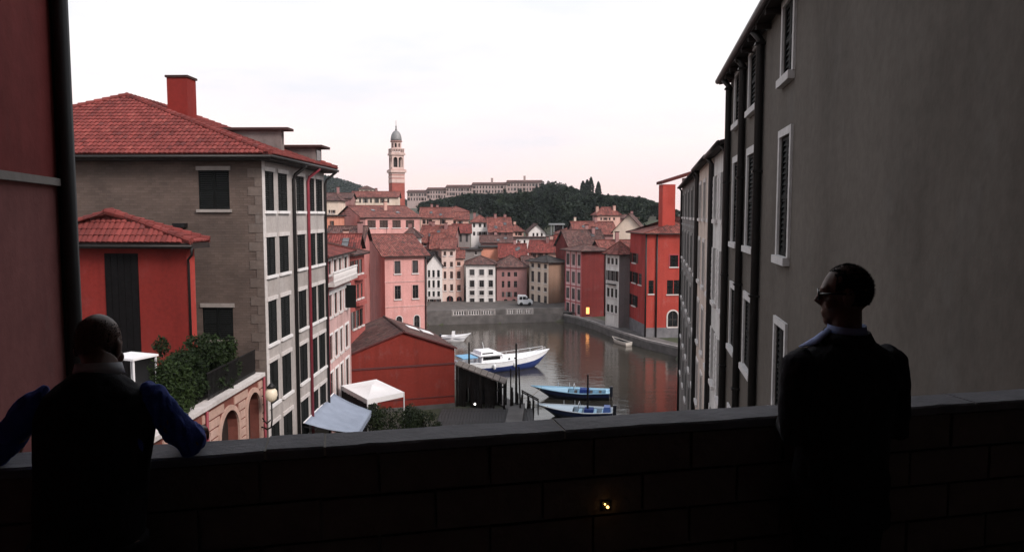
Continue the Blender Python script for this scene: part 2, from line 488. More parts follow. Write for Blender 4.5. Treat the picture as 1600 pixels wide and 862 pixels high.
class House:
    pass
def house(name, label, c, Y, th, r=None, l=None, W=None, D=None, base=None, wall=None, wall2=None, roofk=('hip', 1.5), over=0.45,
          axis='x', e=None, e2=None, rmat=None, fu=None, fv=None, group=None, cat='house', wallz=0.0, oz=0.0, extra_rear=True):
    C = P(c[0], c[1], Y); t = R(th)
    u = Vector((math.cos(t), math.sin(t), 0)); v = Vector((-math.sin(t), math.cos(t), 0))
    if r is not None: W = along(C, u, r)
    if l is not None: D = along(C, v, l)
    assert W > 0.3 and D > 0.3, (name, label, W, D)
    zb = base if base is not None else ground(C.x, C.y) - 2.0
    h = House(); h.C, h.u, h.v, h.W, h.D, h.zb, h.H = C, u, v, W, D, zb, C.z - zb
    h.root = thing(name, label, cat, (C.x, C.y, zb), t, group)
    H = h.H; kind = roofk[0]; rise = roofk[1]
    wins = []
    def openings(spec, face):
        ops = []
        if not spec: return ops
        for s in (spec if isinstance(spec, list) else [spec]):
            cs = []
            for a in s['cols']:
                if a[1] <= 1.5: cs.append((a[0]*(W if face == 'u' else D), a[1]*(W if face == 'u' else D)))
                else:
                    d = u if face == 'u' else v
                    p = sorted((along(C, d, a[0]), along(C, d, a[1]))); cs.append(tuple(p))
            for ri, rw in enumerate(s['rows']):
                zt = P(c[0], rw[0], Y).z - zb; z0 = P(c[0], rw[1], Y).z - zb
                arch = s.get('arch', False) or (len(rw) > 2 and rw[2] == 'arch')
                for ci, (a, b) in enumerate(cs):
                    if (ri, ci) in s.get('skip', ()): continue
                    a2, b2 = max(0.05, a), min((W if face == 'u' else D) - 0.05, b)
                    if b2 - a2 < 0.1 or zt > H - 0.02 and kind == 'flat': continue
                    ops.append((a2, z0, b2, zt, arch)); wins.append((face, a2, z0, b2, zt, arch, s))
        return ops
    ou, ov = openings(fu, 'u'), openings(fv, 'v')
    m = MB(); wall_face(m, W, 0, H, ou, lambda t_, d_, z_: (t_, d_, z_))
    m2 = MB(); wall_face(m2, D, 0, H, ov, lambda t_, d_, z_: (d_, t_, z_))
    m3 = MB()
    m3.q([(W,0,0),(W,D,0),(W,D,H),(W,0,H)], [(0,0),(D,0),(D,H),(0,H)]); m3.q([(W,D,0),(0,D,0),(0,D,H),(W,D,H)], [(0,0),(W,0),(W,H),(0,H)])
    if kind == 'gable':
        if axis == 'x':
            m2.q([(0,0,H),(0,D,H),(0,D/2,H+rise)], [(0,H),(D,H),(D/2,H+rise)]); m3.q([(W,0,H),(W,D,H),(W,D/2,H+rise)], [(0,H),(D,H),(D/2,H+rise)])
        else:
            m.q([(0,0,H),(W,0,H),(W/2,0,H+rise)], [(0,H),(W,H),(W/2,H+rise)]); m3.q([(0,D,H),(W,D,H),(W/2,D,H+rise)], [(0,H),(W,H),(W/2,H+rise)])
    elif kind == 'shed':
        if axis == 'x':
            for X_, mm in ((0, m2), (W, m3)): mm.q([(X_,0,H),(X_,D,H),(X_,D,H+rise)], [(0,H),(D,H),(D,H+rise)])
            m3.q([(0,D,H),(W,D,H),(W,D,H+rise),(0,D,H+rise)], [(0,H),(W,H),(W,H+rise),(0,H+rise)])
    m.obj('wall', wall, h.root); m2.obj('wall', wall2 or wall, h.root); m3.obj('rear_wall', wall, h.root)
    for face, a, z0, b, z1, arch, s in wins:
        mid = (a + b)/2
        loc = (mid, 0, z0) if face == 'u' else (0, mid, z0)
        window(h.root, loc, 0 if face == 'u' else -math.pi/2, b - a, z1 - z0, arch=arch,
               **{k: s[k] for k in ('style','sill','lintel','surround','frame','near','shut','sflap') if k in s})
    if kind != 'none':
        h.roof = roof(h.root, kind, W, D, H, rise, over, axis, e, rmat, oz=oz, e2=e2)
    return h
def pxz(h, px, py):      # height above the house's base of a pixel row on its near corner
    return P(px, py, h.C.y).z - h.zb
def part_box(root, name, a, b, mat, bev=0):
    return MB().box(a, b).obj(name, mat, root)
def pipe(root, pts, r=0.06, mat=None, name='downpipe'):
    return MB().tube(pts, r, 8).obj(name, mat or GUTTER, root, True)
def chimney(root, x, y, z0, z1, w=0.7, mat=None, cap=True, name='chimney', d=None):
    d = d or w
    m = MB(); m.box((x-w/2, y-d/2, z0), (x+w/2, y+d/2, z1))
    o = m.obj(name, mat or MATS.get('brick_red'), root)
    if cap:
        MB().box((x-w/2-0.08, y-d/2-0.08, z1+0.002), (x+w/2+0.08, y+d/2+0.08, z1+0.14)).obj('chimney_cap', ROOF_B, o)
    return o
# ------------------------------------------------------------------ terrain, water, quays
def lerp_tab(tab, x):
    if x <= tab[0][0]: return tab[0][1]
    for (a, va), (b, vb) in zip(tab, tab[1:]):
        if x <= b:
            k = (x-a)/(b-a); k = k*k*(3-2*k); return va + (vb-va)*k
    return tab[-1][1]
def sstep(a, b, x):
    k = max(0.0, min(1.0, (x-a)/(b-a))); return k*k*(3-2*k)
BAS = [Vector((-1.5, 22)), Vector((7.0, 22)), Vector((15.3, 69)), PZ(1060, 557, 0).xy, PZ(1010, 545, 0).xy, PZ(965, 530, 0).xy,
       PZ(925, 514, 0).xy, PZ(900, 506, 0).xy, PZ(880, 502, 0).xy, PZ(664, 508, 0).xy, Vector((-12.6, 108)), Vector((-7.5, 96)), Vector((-5.2, 84)), Vector((-1.0, 76)), Vector((1.2, 70))]
def in_basin(x, y):
    ins = False; n = len(BAS)
    for i in range(n):
        a, b = BAS[i], BAS[(i+1) % n]
        if (a.y > y) != (b.y > y) and x < (b.x-a.x)*(y-a.y)/(b.y-a.y) + a.x: ins = not ins
    return ins
PROF = [(0, 2.0), (55, 2.0), (66, 0.9), (136, 0.9), (138, 1.5), (158, 1.5), (172, 4.5), (190, 8.5), (220, 13.5), (260, 17), (300, 19)]
CREST = [(-300, 20), (-120, 21), (-60, 21.5), (-45, 22), (-20, 26), (12, 29.5), (30, 27), (45, 24), (60, 21), (78, 14), (110, 9), (300, 6)]
def ground(x, y):
    z = lerp_tab(PROF, y)
    if x < -16: z += 7.0 * sstep(-16, -34, x) * sstep(95, 140, y) * (1 - sstep(170, 230, y))
    if x > 30: z += 3.0 * sstep(30, 60, x) * sstep(110, 150, y) * (1 - sstep(180, 240, y))
    k = sstep(290, 385, y)
    if k > 0:
        z = z*(1-k) + lerp_tab(CREST, x)*k
        z = z + (8.0 - z) * sstep(440, 620, y)
    if y > 500: z += 56 * math.exp(-((x+260)/145)**2 - ((y-900)/190)**2)
    return z
def grid_axis(stops):
    out = []
    for a, b, st in stops:
        n = max(1, int(round((b-a)/st))); out += [a + (b-a)*i/n for i in range(n)]
    return out + [stops[-1][1]]
gx = grid_axis([(-4000,-800,400), (-800,-200,40), (-200,-40,8), (-40,40,2), (40,140,6), (140,800,40), (800,4000,400)])
gy = grid_axis([(-600,-20,58), (-20,20,5), (20,140,2), (140,300,5), (300,460,6), (460,1200,30), (1200,6000,480)])
m = MB()
for y in gy:
    for x in gx:
        z = -3.0 if in_basin(x, y) else ground(x, y) + 0.12*mnoise.noise(Vector((x*0.1, y*0.1, 3)))
        m.v.append((x, y, z))
nx = len(gx)
for j in range(len(gy)-1):
    for i in range(nx-1): m.f.append((j*nx+i, j*nx+i+1, (j+1)*nx+i+1, (j+1)*nx+i))
t = NT('earth_and_paving', 0.9, 0.2); o_ = t.coord()
t.col(t.mix(t.ramp(t.noise(0.05, 6, o_), [(0.4, (0,0,0)), (0.6, (1,1,1))]), (0.075, 0.066, 0.06), (0.05, 0.058, 0.035)))
t.bump(t.noise(2.0, 6, o_), 0.5, 0.1)
struct(m.obj('ground', t.m, None, True))

t = NT('harbour_water', 0.055, 0.5); t.b.inputs['IOR'].default_value = 1.5
t.col(t.ramp(t.noise(0.06, 4, t.coord()), [(0.35, (0.030, 0.027, 0.021)), (0.65, (0.048, 0.042, 0.034))]))
rip = t.math('ADD', t.math('MULTIPLY', t.noise(0.55, 3, t.coord('Object', (1.0, 1.9, 1))), 1.0), t.math('MULTIPLY', t.noise(2.6, 3, t.coord('Object', (1, 1.6, 1))), 0.35))
t.bump(rip, 0.30, 0.10)
WATER = t.m
m = MB(); m.q([(-60, 10, 0), (60, 10, 0), (60, 160, 0), (-60, 160, 0)])
struct(m.obj('harbour_water', WATER))

QUAY = simple('quay_stone', (0.105, 0.098, 0.096), 0.9, 0.2, var=0.3, scale=0.8, bump=0.5)
QUAYL = simple('pale_quay_stone', (0.24, 0.225, 0.22), 0.9, 0.2, var=0.25, scale=1.0, bump=0.4)
PAVE = simple('street_paving', (0.095, 0.086, 0.082), 0.85, 0.25, var=0.25, scale=0.7, bump=0.3)
def strip(name, pts, zb, zt, wd, mat, off=0.0):
    """a thick wall of stone along a line of ground points, water on its right-hand side"""
    pts = [Vector((p[0], p[1])) for p in pts]; L = []; Rr = []
    for i, p in enumerate(pts):
        d = (pts[min(i+1, len(pts)-1)] - pts[max(i-1, 0)]).normalized(); nrm = Vector((-d.y, d.x))
        L.append(p + nrm*(wd+off)); Rr.append(p + nrm*off)
    mm = MB()
    mm.loft([[(a.x,a.y,zb),(b.x,b.y,zb),(b.x,b.y,zt),(a.x,a.y,zt)] for a, b in zip(L, Rr)])
    return mm.obj(name, mat)
far0, far1 = BAS[9], BAS[8]
# right-hand walkway along the water with its low kerb
rightline = [BAS[2] + Vector((0.4, 2)), BAS[3], BAS[4], BAS[5], BAS[6], BAS[7], BAS[8]]
struct(strip('quay_walkway', [p for p in reversed(rightline)], -3, 1.05, 3.2, QUAY))
kerb = strip('quay_kerb', [p for p in reversed(rightline)], 1.052, 1.34, 0.4, QUAYL, 0.02); struct(kerb)
struct(strip('quay_edge', [far0 + Vector((-8, 0.3)), far0, far1], -3, 1.46, 3.0, QUAY))
struct(strip('quay_bank', [BAS[14], BAS[13], BAS[12], BAS[11], BAS[10], BAS[9] + Vector((-0.5, 0))], -3, 1.0, 1.5, QUAY, 0.0))
struct(strip('street_edge', [BAS[0], BAS[14]], -3, 1.6, 1.4, QUAY))
mm = MB(); mm.q([(-40, 137.5, 1.56), (24, 135.5, 1.56), (30, 158, 1.56), (-40, 158, 1.56)]); struct(mm.obj('quay_street', PAVE))

# far balustrade on the quay: solid stone lengths and two pierced runs
bal = thing('quay_balustrade', 'grey stone parapet with pale balusters along the far quay edge', 'balustrade', (far0.x, far0.y, 1.462), math.atan2(far1.y-far0.y, far1.x-far0.x))
BL = (far1 - far0).length
def balx(px): return (px - 664)/(880 - 664)*BL
def balbox(a, b, z0, z1, nm, mat, y0=0.08, y1=0.42): MB().box((a, y0, z0), (b, y1, z1)).obj(nm, mat, bal)
for a, b in ((664-50, 706), (771, 790), (831, 880)): balbox(balx(a), balx(b), 0, 1.0, 'parapet_panel', QUAY)
pm = MB().lathe([(0.07,0),(0.10,0.1),(0.06,0.3),(0.11,0.5),(0.06,0.72)], 8).mesh('baluster', TRIMW, True)
for a, b in ((706, 771), (790, 831)):
    balbox(balx(a)+.002, balx(b)-.002, 0, 0.14, 'plinth', QUAYL); balbox(balx(a)+.002, balx(b)-.002, 0.86, 1.02, 'rail', QUAYL, 0.04, 0.46)
    n = int((balx(b)-balx(a))/0.42)
    for i in range(n): link('baluster', pm, bal, (balx(a) + (i+0.5)*(balx(b)-balx(a))/n, 0.25, 0.14))
    for k in range(4):
        x = balx(a) + (balx(b)-balx(a))*k/3
        MB().box((x-0.16, 0.02, 0), (x+0.16, 0.48, 1.06)).obj('pier', QUAYL, bal)

# ------------------------------------------------------------------ the terrace the two men stand on, with unseen shading blocks added
COPZ = EYE - 0.80
pb0, pb1 = PZ(320, 687, COPZ), PZ(1600, 607, COPZ)        # back edge of the coping
pd = (pb1 - pb0).normalized(); pn = Vector((pd.y, -pd.x, 0))   # pn points to the camera
PAR = math.atan2(pd.y, pd.x)
FLOORZ = COPZ - 1.12
BRK = simple('dark_parapet_brick', (0.17, 0.135, 0.125), 0.9, 0.2, var=0.35, scale=3, bump=0.6)
MORT = simple('parapet_mortar', (0.30, 0.26, 0.25), 0.95, 0.1, var=0.2, scale=5, bump=0.3)
COPE = simple('worn_coping_slate', (0.20, 0.195, 0.215), 0.75, 0.35, var=0.22, scale=5, bump=0.35)
MORTP = simple('pale_joint_mortar', (0.42, 0.39, 0.36), 0.9, 0.1)
par = thing('parapet_wall', 'dark stone parapet with grey coping that the two men stand at', 'parapet', (pb0.x, pb0.y, FLOORZ), PAR)
def parx(px, py=665): return (PZ(px, py, COPZ) - pb0).dot(pd)
X0, X1 = -2.0, 4.9
part_box(par, 'core', (X0, -0.145, 0), (X1, -0.02, 1.083), MORT)
js = [X0, parx(100,712), parx(418,690), parx(508,682), parx(872,662), parx(1235,642), parx(1500,622), X1]
for a, b in zip(js, js[1:]):
    mm = MB(); g = 0.004
    # slab with chamfered top edges
    y0, y1, z0, z1, ch = -0.180, 0.0, 1.085, 1.12 + random.uniform(-0.003, 0.002), 0.008
    prof = [(y0,z0),(y1,z0),(y1,z1-ch),(y1-ch,z1),(y0+ch,z1),(y0,z1-ch)]
    nn_ = max(3, int((b-a)/0.05)); rings = []
    for i in range(nn_+1):
        x_ = a + g + (b-a-2*g)*i/nn_; w = mnoise.noise(Vector((x_*9, 1.7, 0)))*0.004 + (-0.010 if random.random() < 0.05 else 0)
        rings.append([(x_, y - (w if y < -0.1 else -w*0.6), z + (mnoise.noise(Vector((x_*5, y*9, 4)))*0.0025 if z > 1.10 else 0)) for y, z in prof])
    mm.loft(rings)
    mm.obj('coping_slab', COPE, par)
    MB().box((b-0.0045, -0.175, 1.087), (b+0.0045, -0.004, 1.117)).obj('joint', MORTP, par)
bw, bh = 0.40, 0.152
bmesh_b = MB().box((0.006, -0.168, 0.006), (bw-0.006, -0.14, bh-0.006)).mesh('brick', BRK)
row = 0; z = 0.02
while z + bh < 1.09:
    x = X0 + (0.0 if row % 2 else -bw/2)
    while x + bw < X1 + 0.1:
        if x >= X0 - 0.01: link('brick', bmesh_b, par, (x, random.uniform(-0.006, 0.004), z))
        x += bw
    z += bh; row += 1
BOUNCEST = simple('pale_bounce_stone', (0.45, 0.42, 0.40), 0.95, 0.1, var=0.3, scale=2, bump=0.3)  # kept pale so the unseen surfaces bounce light onto the parapet
def quad_slab(name, pts, z0, z1, mat):
    mm = MB(); mm.loft([[(x, y, z0) for x, y in pts], [(x, y, z1) for x, y in pts]])
    return struct(mm.obj(name, mat))
fpl = (pb0 + pd*X0).xy; fpr = (pb0 + pd*X1).xy; pn2 = pn.xy
EDGE = [tuple(fpl), tuple(fpr), (fpr.x+0.6, -9), (fpl.x-1.2, -9)]
quad_slab('terrace_floor', EDGE, FLOORZ - 0.4, FLOORZ, BOUNCEST)
EDC = [tuple(fpl + Vector((-0.4, 0.12))), tuple(fpr + Vector((0.3, 0.0))), (fpr.x+0.6, -9), (fpl.x-1.6, -9)]
quad_slab('added_shade_ceiling', EDC, EYE + 1.25, EYE + 1.6, BOUNCEST)  # unseen slab added overhead to keep the sky off the men
quad_slab('added_shade_wall', [(fpl.x-1.6, -9), (fpr.x+0.6, -9), (fpr.x+0.6, -9.4), (fpl.x-1.6, -9.4)], FLOORZ-0.4, EYE+1.6, BOUNCEST)  # unseen wall added behind the camera to darken the terrace
quad_slab('added_shade_block', [tuple(fpl + Vector((-0.4, 2.3))), tuple(fpr + Vector((0.5, 2.6))), tuple(fpr + Vector((0.3, -0.7))), tuple(fpl + Vector((-0.4, -0.7)))], EYE + 3.4, EYE + 15.0, BOUNCEST)  # unseen projecting block added to darken the nearest walls
quad_slab('added_shade_mass', [tuple(fpl + Vector((-0.4, -0.6))), tuple(fpr + Vector((0.3, -0.6))), (fpr.x+0.6, -9), (fpl.x-1.6, -9)], EYE + 1.61, EYE + 15.0, BOUNCEST)  # unseen tall mass added to hold the sun off the near walls
# masonry that carries the terrace, below the parapet
quad_slab('terrace_base', [tuple(fpl), tuple(fpr), (fpr.x+0.6, 0), (fpl.x-1.2, 0)], 0.5, FLOORZ-0.41, BOUNCEST)
# small recessed wall lamp low in the parapet
gl = PZ(936, 765, COPZ-0.27)
lampx = parx(936) + 0.02
lm = thing('parapet_lamp', 'tiny amber lamp set in the dark parapet face', 'lamp', tuple((pb0 + pd*lampx + pn*0.172 + Vector((0,0,-0.30)))), PAR)
MB().box((-0.016, -0.006, -0.016), (0.016, 0.0, 0.016)).obj('bracket', IRON, lm)
t = NT('amber_lamp_glow'); t.b.inputs['Emission Color'].default_value = (1.0, 0.55, 0.14, 1); t.b.inputs['Emission Strength'].default_value = 5.0; t.col((0.9, 0.5, 0.15))
AMBER = t.m
for dx, dz, rr in ((-0.007, 0.008, 0.0035), (0.004, -0.004, 0.0055)):
    MB().lathe([(0.0005,-rr),(rr*0.7,-rr*0.7),(rr,0),(rr*0.7,rr*0.7),(0.0005,rr)], 10, ox=0, oy=0).obj('bulb', AMBER, lm, True).location = (dx, -0.012, dz)

# ------------------------------------------------------------------ near buildings left and right of the terrace
PL_REDN = plaster('dark_red_plaster', (0.27, 0.058, 0.055), 0.2, 0.25)
PL_REDP = plaster('faded_red_plaster', (0.30, 0.115, 0.11), 0.2, 0.25)
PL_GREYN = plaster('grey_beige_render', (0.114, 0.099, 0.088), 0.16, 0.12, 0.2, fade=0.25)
# left: dark red wall ending in a black downpipe
e0 = P(96, 420, 6.5); ld = Vector((-0.267, 1.0, 0)).normalized()
ang = math.atan2(ld.y, ld.x)
lb = thing('red_corner_building', 'dark red plastered building cut by the left edge of the picture', 'building', (e0.x, e0.y, 0.5), ang)
zs = P(45, 281, 6.0).z - 0.5
def lwall(z0, z1, mat):
    mm = MB(); mm.box((-16, 0, z0), (0, 7.0, z1)); return mm.obj('wall', mat, lb)
lwall(0, zs - 0.03, PL_REDP); lwall(zs + 0.03, 26.5, PL_REDN)
MB().box((-16, -0.045, zs-0.03), (0.02, 7.02, zs+0.03)).obj('string_course', plaster('grey_string_course', (0.36,0.33,0.31)), lb)
MB().box((-0.002, -0.10, 0), (0.055, 0.30, 26.4)).obj('corner_post', IRON, lb)
MB().tube([(-0.02, -0.085, 0), (-0.02, -0.085, 26.4)], 0.062, 12).obj('downpipe', GUTTER, lb, True)
MB().box((-16.4, -0.7, 26.5), (0.7, 7.6, 26.8)).obj('roof', ROOF_R, lb)

# right: tall grey-beige building along the alley
rd = Vector((0.167, 1, 0)).normalized(); rang = math.atan2(rd.y, rd.x) - math.pi/2
NR = -9.0
def rwall_pt(Y): return Vector((2.9 + 0.167*Y, Y, 0))
rb = thing('grey_alley_building', 'tall dim grey-beige building with white framed windows on the right', 'building', (*rwall_pt(0).xy, 0.0), rang)
SEC = 1/rd.y
def ry(px): return 2.9*1200/(px - 1000.0) * SEC           # distance along the wall of a picture column
def rz_(py, px): return P(px, py, 2.9*1200/(px-1000.0)).z
REND = 25.6*SEC
ops = []; rw = []
def radd(pxa, pxb, pya, pyb, style, **k):
    a, b = ry(pxb), ry(pxa); pc = (pxa+pxb)/2
    z1, z0 = rz_(pya, pc), rz_(pyb, pc)
    ops.append((a, z0, b, z1, False)); rw.append(((a+b)/2, b-a, z0, z1-z0, style, k))
TRIMG = plaster('greyed_white_trim', (0.55, 0.53, 0.53), 0.12, 0.2)
WS = dict(surround=TRIMG, sill=TRIMG, near=True)
H_EAVE = 4.35
zr = lambda py: rz_(py, 1224)
Z1 = [(EYE+2.75, EYE+4.2), (zr(400), zr(212)), (zr(630)-0.2, zr(510)), (EYE-8.6, EYE-6.2)]
for pxa, pxb in ((1216.5, 1232), (1166.5, 1180), (1144.5, 1153.5)):
    for k, (z0, z1) in enumerate(Z1):
        a, b = ry(pxb), ry(pxa); ops.append((a, z0, b, z1, False)); rw.append(((a+b)/2, b-a, z0, z1-z0, 'louvre', WS))
mm = MB(); wall_face(mm, REND + 9, 0, EYE+H_EAVE, [(o[0]+9, *o[1:2], o[2]+9, o[3], False) for o in ops], lambda t_, d_, z_: (d_, t_-9, z_), 0.16)
mm.obj('wall', PL_GREYN, rb)
mm = MB(); mm.q([(0,-9,0),(9,-9,0),(9,-9,EYE+H_EAVE),(0,-9,EYE+H_EAVE)]); mm.q([(0,REND,0),(9,REND,0),(9,REND,EYE+H_EAVE),(0,REND,EYE+H_EAVE)]); mm.q([(9,-9,0),(9,REND,0),(9,REND,EYE+H_EAVE),(9,-9,EYE+H_EAVE)])
mm.obj('rear_wall', PL_GREYN, rb)
for mid, w_, z0, h_, st, k in rw: window(rb, (0, mid, z0), -math.pi/2, w_, h_, st, **k)
for px in (1187.5, 1160.5, 1138.5):
    MB().tube([(-0.11, ry(px), 0), (-0.11, ry(px), EYE+H_EAVE-0.25), (-0.28, ry(px), EYE+H_EAVE-0.02)], 0.10, 10).obj('downpipe', GUTTER, rb, True)
    for z in range(8, 24, 3): MB().box((-0.24, ry(px)-0.12, z), (0.0, ry(px)+0.12, z+0.05)).obj('pipe_bracket', GUTTER, rb)
ro = roof(rb, 'shed', 9, REND+9, EYE+H_EAVE, 1.5, 0.34, 'y', mat=ROOF_R, th=0.2); ro.location = (0, -9, 0)
MB().tube([(-0.38, -9.3, EYE+H_EAVE+0.06), (-0.38, REND+0.4, EYE+H_EAVE+0.06)], 0.09, 10).obj('gutter', GUTTER, rb, True)
for i in range(26): MB().box((-0.33, -8 + i*1.3, EYE+H_EAVE-0.16), (0.0, -7.9+i*1.3, EYE+H_EAVE-0.04)).obj('rafter_end', EAVE, rb)
MB().box((0.6, 20.6, EYE+H_EAVE+0.2), (1.7, 21.8, EYE+H_EAVE+3.4)).obj('chimney', PL_REDN, rb)
# ------------------------------------------------------------------ left bank: the grey stone house, its terrace, the small red house
PL_GREYF = plaster('pale_grey_render', (0.42, 0.385, 0.37), 0.15, 0.28)
STONEB = stonewall('rough_brown_stone', (0.122, 0.093, 0.082), (0.098, 0.074, 0.065), (0.088, 0.067, 0.059), 0.42, 0.14, 0.45, 0.014)
MATS['brick_red'] = stonewall('red_brick_chimney', (0.30, 0.055, 0.045), (0.24, 0.045, 0.04), (0.2, 0.09, 0.08), 0.25, 0.08, 0.3, 0.01)
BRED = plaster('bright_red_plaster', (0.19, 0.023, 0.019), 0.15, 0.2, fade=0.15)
DTRIM = plaster('dull_stone_trim', (0.30, 0.27, 0.255))
gh = house('grey_stone_house', 'large grey house with rough stone end wall, hipped red roof and dark shuttered windows', (409, 251), 42, 88.5, r=506, W=None, D=20.5, base=1.0,
    wall=PL_GREYF, wall2=STONEB, roofk=('none', 0),
    fu=dict(cols=[(412,427),(433.5,448),(462,474.5),(481.5,490.5),(493,503)], rows=[(266,329),(371,432),(472,540),(569,636),(668,735)], style='louvre', sill=TRIMW, lintel=TRIM, near=True),
    fv=[dict(cols=[(309,357)], rows=[(266,327),(480,531)], style='louvre', sill=DTRIM, lintel=DTRIM, near=True)])
OV = 0.75
def tiles(name, parent, A, U, V, poly, tw=0.27, th=0.42, mat=None, lift=0.05):
    """barrel tiles laid in courses on a roof plane; A origin at the eave, U along it, V up the slope, poly in (u,v)"""
    A, U, V = Vector(A), Vector(U).normalized(), Vector(V).normalized(); N = U.cross(V).normalized()
    if N.z < 0: N = -N
    def inside(u, v):
        ins = False
        for i in range(len(poly)):
            (xa, ya), (xb, yb) = poly[i], poly[(i+1) % len(poly)]
            if (ya > v) != (yb > v) and u < (xb-xa)*(v-ya)/(yb-ya) + xa: ins = not ins
        return ins
    us = [p[0] for p in poly]; vs = [p[1] for p in poly]; mb = MB()
    nv = int((max(vs)-min(vs))/th)+1; nu = int((max(us)-min(us))/tw)+1
    for j in range(nv):
        v = min(vs) + j*th
        for i in range(nu):
            u = min(us) + (i+0.5)*tw
            if not inside(u, v + th*0.5): continue
            ju, jl = random.uniform(-.012,.012), random.uniform(-.01,.012)
            rings = []
            for vv, lf, rr in ((v-0.03, 0.055+jl, 1.0), (v+th, 0.012, 0.86)):
                rings.append([A + U*(u+ju + tw*0.56*rr*math.cos(a)) + V*vv + N*(lift*0.2 + lf + tw*0.36*math.sin(a)) for a in [math.pi*k/5 for k in range(6)]])
            k0 = len(mb.v)
            for rg in rings: mb.v.extend([tuple(p) for p in rg])
            for k in range(5): mb.f.append((k0+k, k0+k+1, k0+6+k+1, k0+6+k))
            mb.f.append((k0, k0+1, k0+2, k0+3, k0+4, k0+5))
    o = mb.obj(name, mat, parent); o['kind'] = 'stuff'
    return o
def claytile(name, c, var=0.22):
    t = NT(name, 0.85, 0.2); o = t.coord()
    g = t.n('ShaderNodeNewGeometry')
    t.col(t.mix(1.0, t.ramp(g.outputs['Random Per Island'], [(0, (c[0]*0.68,c[1]*0.85,c[2]*0.9)), (0.12, mul(c,1-var)), (0.6, c), (0.94, mul(c,1+var)), (1, (c[0]*1.25,c[1]*1.5,c[2]*1.4))]), t.ramp(t.noise(0.5, 5, o), [(0.3,(0.72,0.68,0.7)),(0.65,(1.1,1.05,1.03))]), 'MULTIPLY'))
    t.bump(t.noise(20, 4, o), 0.2, 0.01)
    return t.m
CLAY = claytile('red_clay_barrel_tiles', (0.175, 0.041, 0.037))
CLAYD = claytile('old_red_barrel_tiles', (0.22, 0.066, 0.062))
def hip_tiled(h, rise, e, e2, W, D, over, clay, base_mat=ROOF_R, oz=0.0):
    """hipped roof with ridge along local x; barrel tiles on the two slopes that show"""
    H = h.H + oz
    ro = roof(h.root, 'hip', W, D, h.H, rise, over, 'x', e, base_mat, th=0.28, oz=oz, e2=e2)
    Z = H + 0.285; x0, x1, y0, y1 = -over, W+over, -over, D+over; ym = (y0+y1)/2
    r0 = Vector((x0+e, ym, Z+rise)); r1 = Vector((x1-e2, ym, Z+rise))
    A = Vector((x0, y1, Z)); Bq = Vector((x0, y0, Z))
    V = (r0 - Vector((x0, ym, Z))); L = V.length
    tiles('roof_tiles', ro, A, (0,-1,0), V, [(0,0),(y1-y0,0),((y1-y0)/2, L)], mat=clay)
    V2 = Vector((0, ym-y0, rise)); L2 = V2.length
    tiles('roof_tiles', ro, Bq, (1,0,0), V2, [(0,0),(x1-x0,0),(x1-x0-e2, L2),(e, L2)], mat=clay)
    mb = MB()
    for a, b in ((A, r0), (Bq, r0), (r0, r1), (Vector((x1,y0,Z)), r1)):
        n = int((b-a).length/0.45)
        for i in range(n):
            p, q = a.lerp(b, i/n), a.lerp(b, (i+1.12)/n); up = Vector((0,0,0.09))
            mb.tube([p+up+Vector((0,0,.03)), q+up], [0.17, 0.14], 8)
    mb.obj('ridge_caps', clay, ro)
    return ro
gh.roof = hip_tiled(gh, 4.0, 6.4, 0.9, gh.W, gh.D, OV, CLAY)
def gw(px, Yl): return along(gh.C, gh.u, px)
# eaves gutter, downpipes, quoins, string
MB().tube([(-OV-0.06, -OV-0.06, gh.H+0.17), (gh.W+OV, -OV-0.06, gh.H+0.17)], 0.10, 8).obj('gutter', GUTTER, gh.root, True)
MB().tube([(-OV-0.06, -OV-0.06, gh.H+0.17), (-OV-0.06, gh.D+OV, gh.H+0.17)], 0.10, 8).obj('gutter', GUTTER, gh.root, True)
def ghpipe(px, mat, r, top=None):
    x = along(gh.C, gh.u, px); zt = gh.H + 0.1 if top is None else top
    MB().tube([(x, -0.12, 0), (x, -0.12, zt-0.9), (x+0.05, -0.2, zt-0.6), (x+0.3, -OV-0.02, zt-0.1), (x+0.3, -OV-0.02, zt)], r, 8).obj('downpipe', mat, gh.root, True)
ghpipe(455.5, GUTTER, 0.11); ghpipe(478, PIPER, 0.10); ghpipe(505, GUTTER, 0.09)
QUOIN = plaster('brown_quoin_stone', (0.145, 0.115, 0.102), 0.2, 0.2)
for i in range(int(gh.H/0.5)):
    MB().box((-0.03, 0.006, i*0.5+0.008), (0.0, 0.42 if i % 2 else 0.8, i*0.5+0.49)).obj('quoin', QUOIN, gh.root)
MB().box((-0.035, -0.03, 0), (0.34, 0.004, gh.H)).obj('corner_strip', TRIM, gh.root)
chimney(gh.root, 8.0, 7.9, gh.H+2.2, gh.H+5.75, 1.3, BRED)
# dormers on the slope over the street
def dormer(x0, x1, yf, zt, yb):
    o = MB().box((x0, yf, gh.H+0.3), (x1, yb, gh.H+zt)).obj('dormer', plaster('dull_dormer_plaster', (0.19, 0.155, 0.15)), gh.root)
    MB().box((x0-0.3, yf-0.55, gh.H+zt+0.002), (x1+0.3, yb+0.2, gh.H+zt+0.16)).obj('dormer_roof', ROOF_B, o)
    MB().box((x0+0.3, yf-0.03, gh.H+zt-0.85), (x1-0.3, yf-0.003, gh.H+zt-0.15)).obj('dormer_window', GLASS, o)
dormer(7.6, 8.2, 1.4, 2.45, 6.0)
dormer(11.6, 13.2, 0.35, 1.70, 4.0)
# wall bracket lamp on the stone end wall
zz = pxz(gh, 280, 352); yy = along(gh.C, gh.v, 280)
MB().box((-0.35, yy-0.35, zz-0.1), (0.0, yy+0.35, zz+0.12)).obj('vent_box', IRON, gh.root)

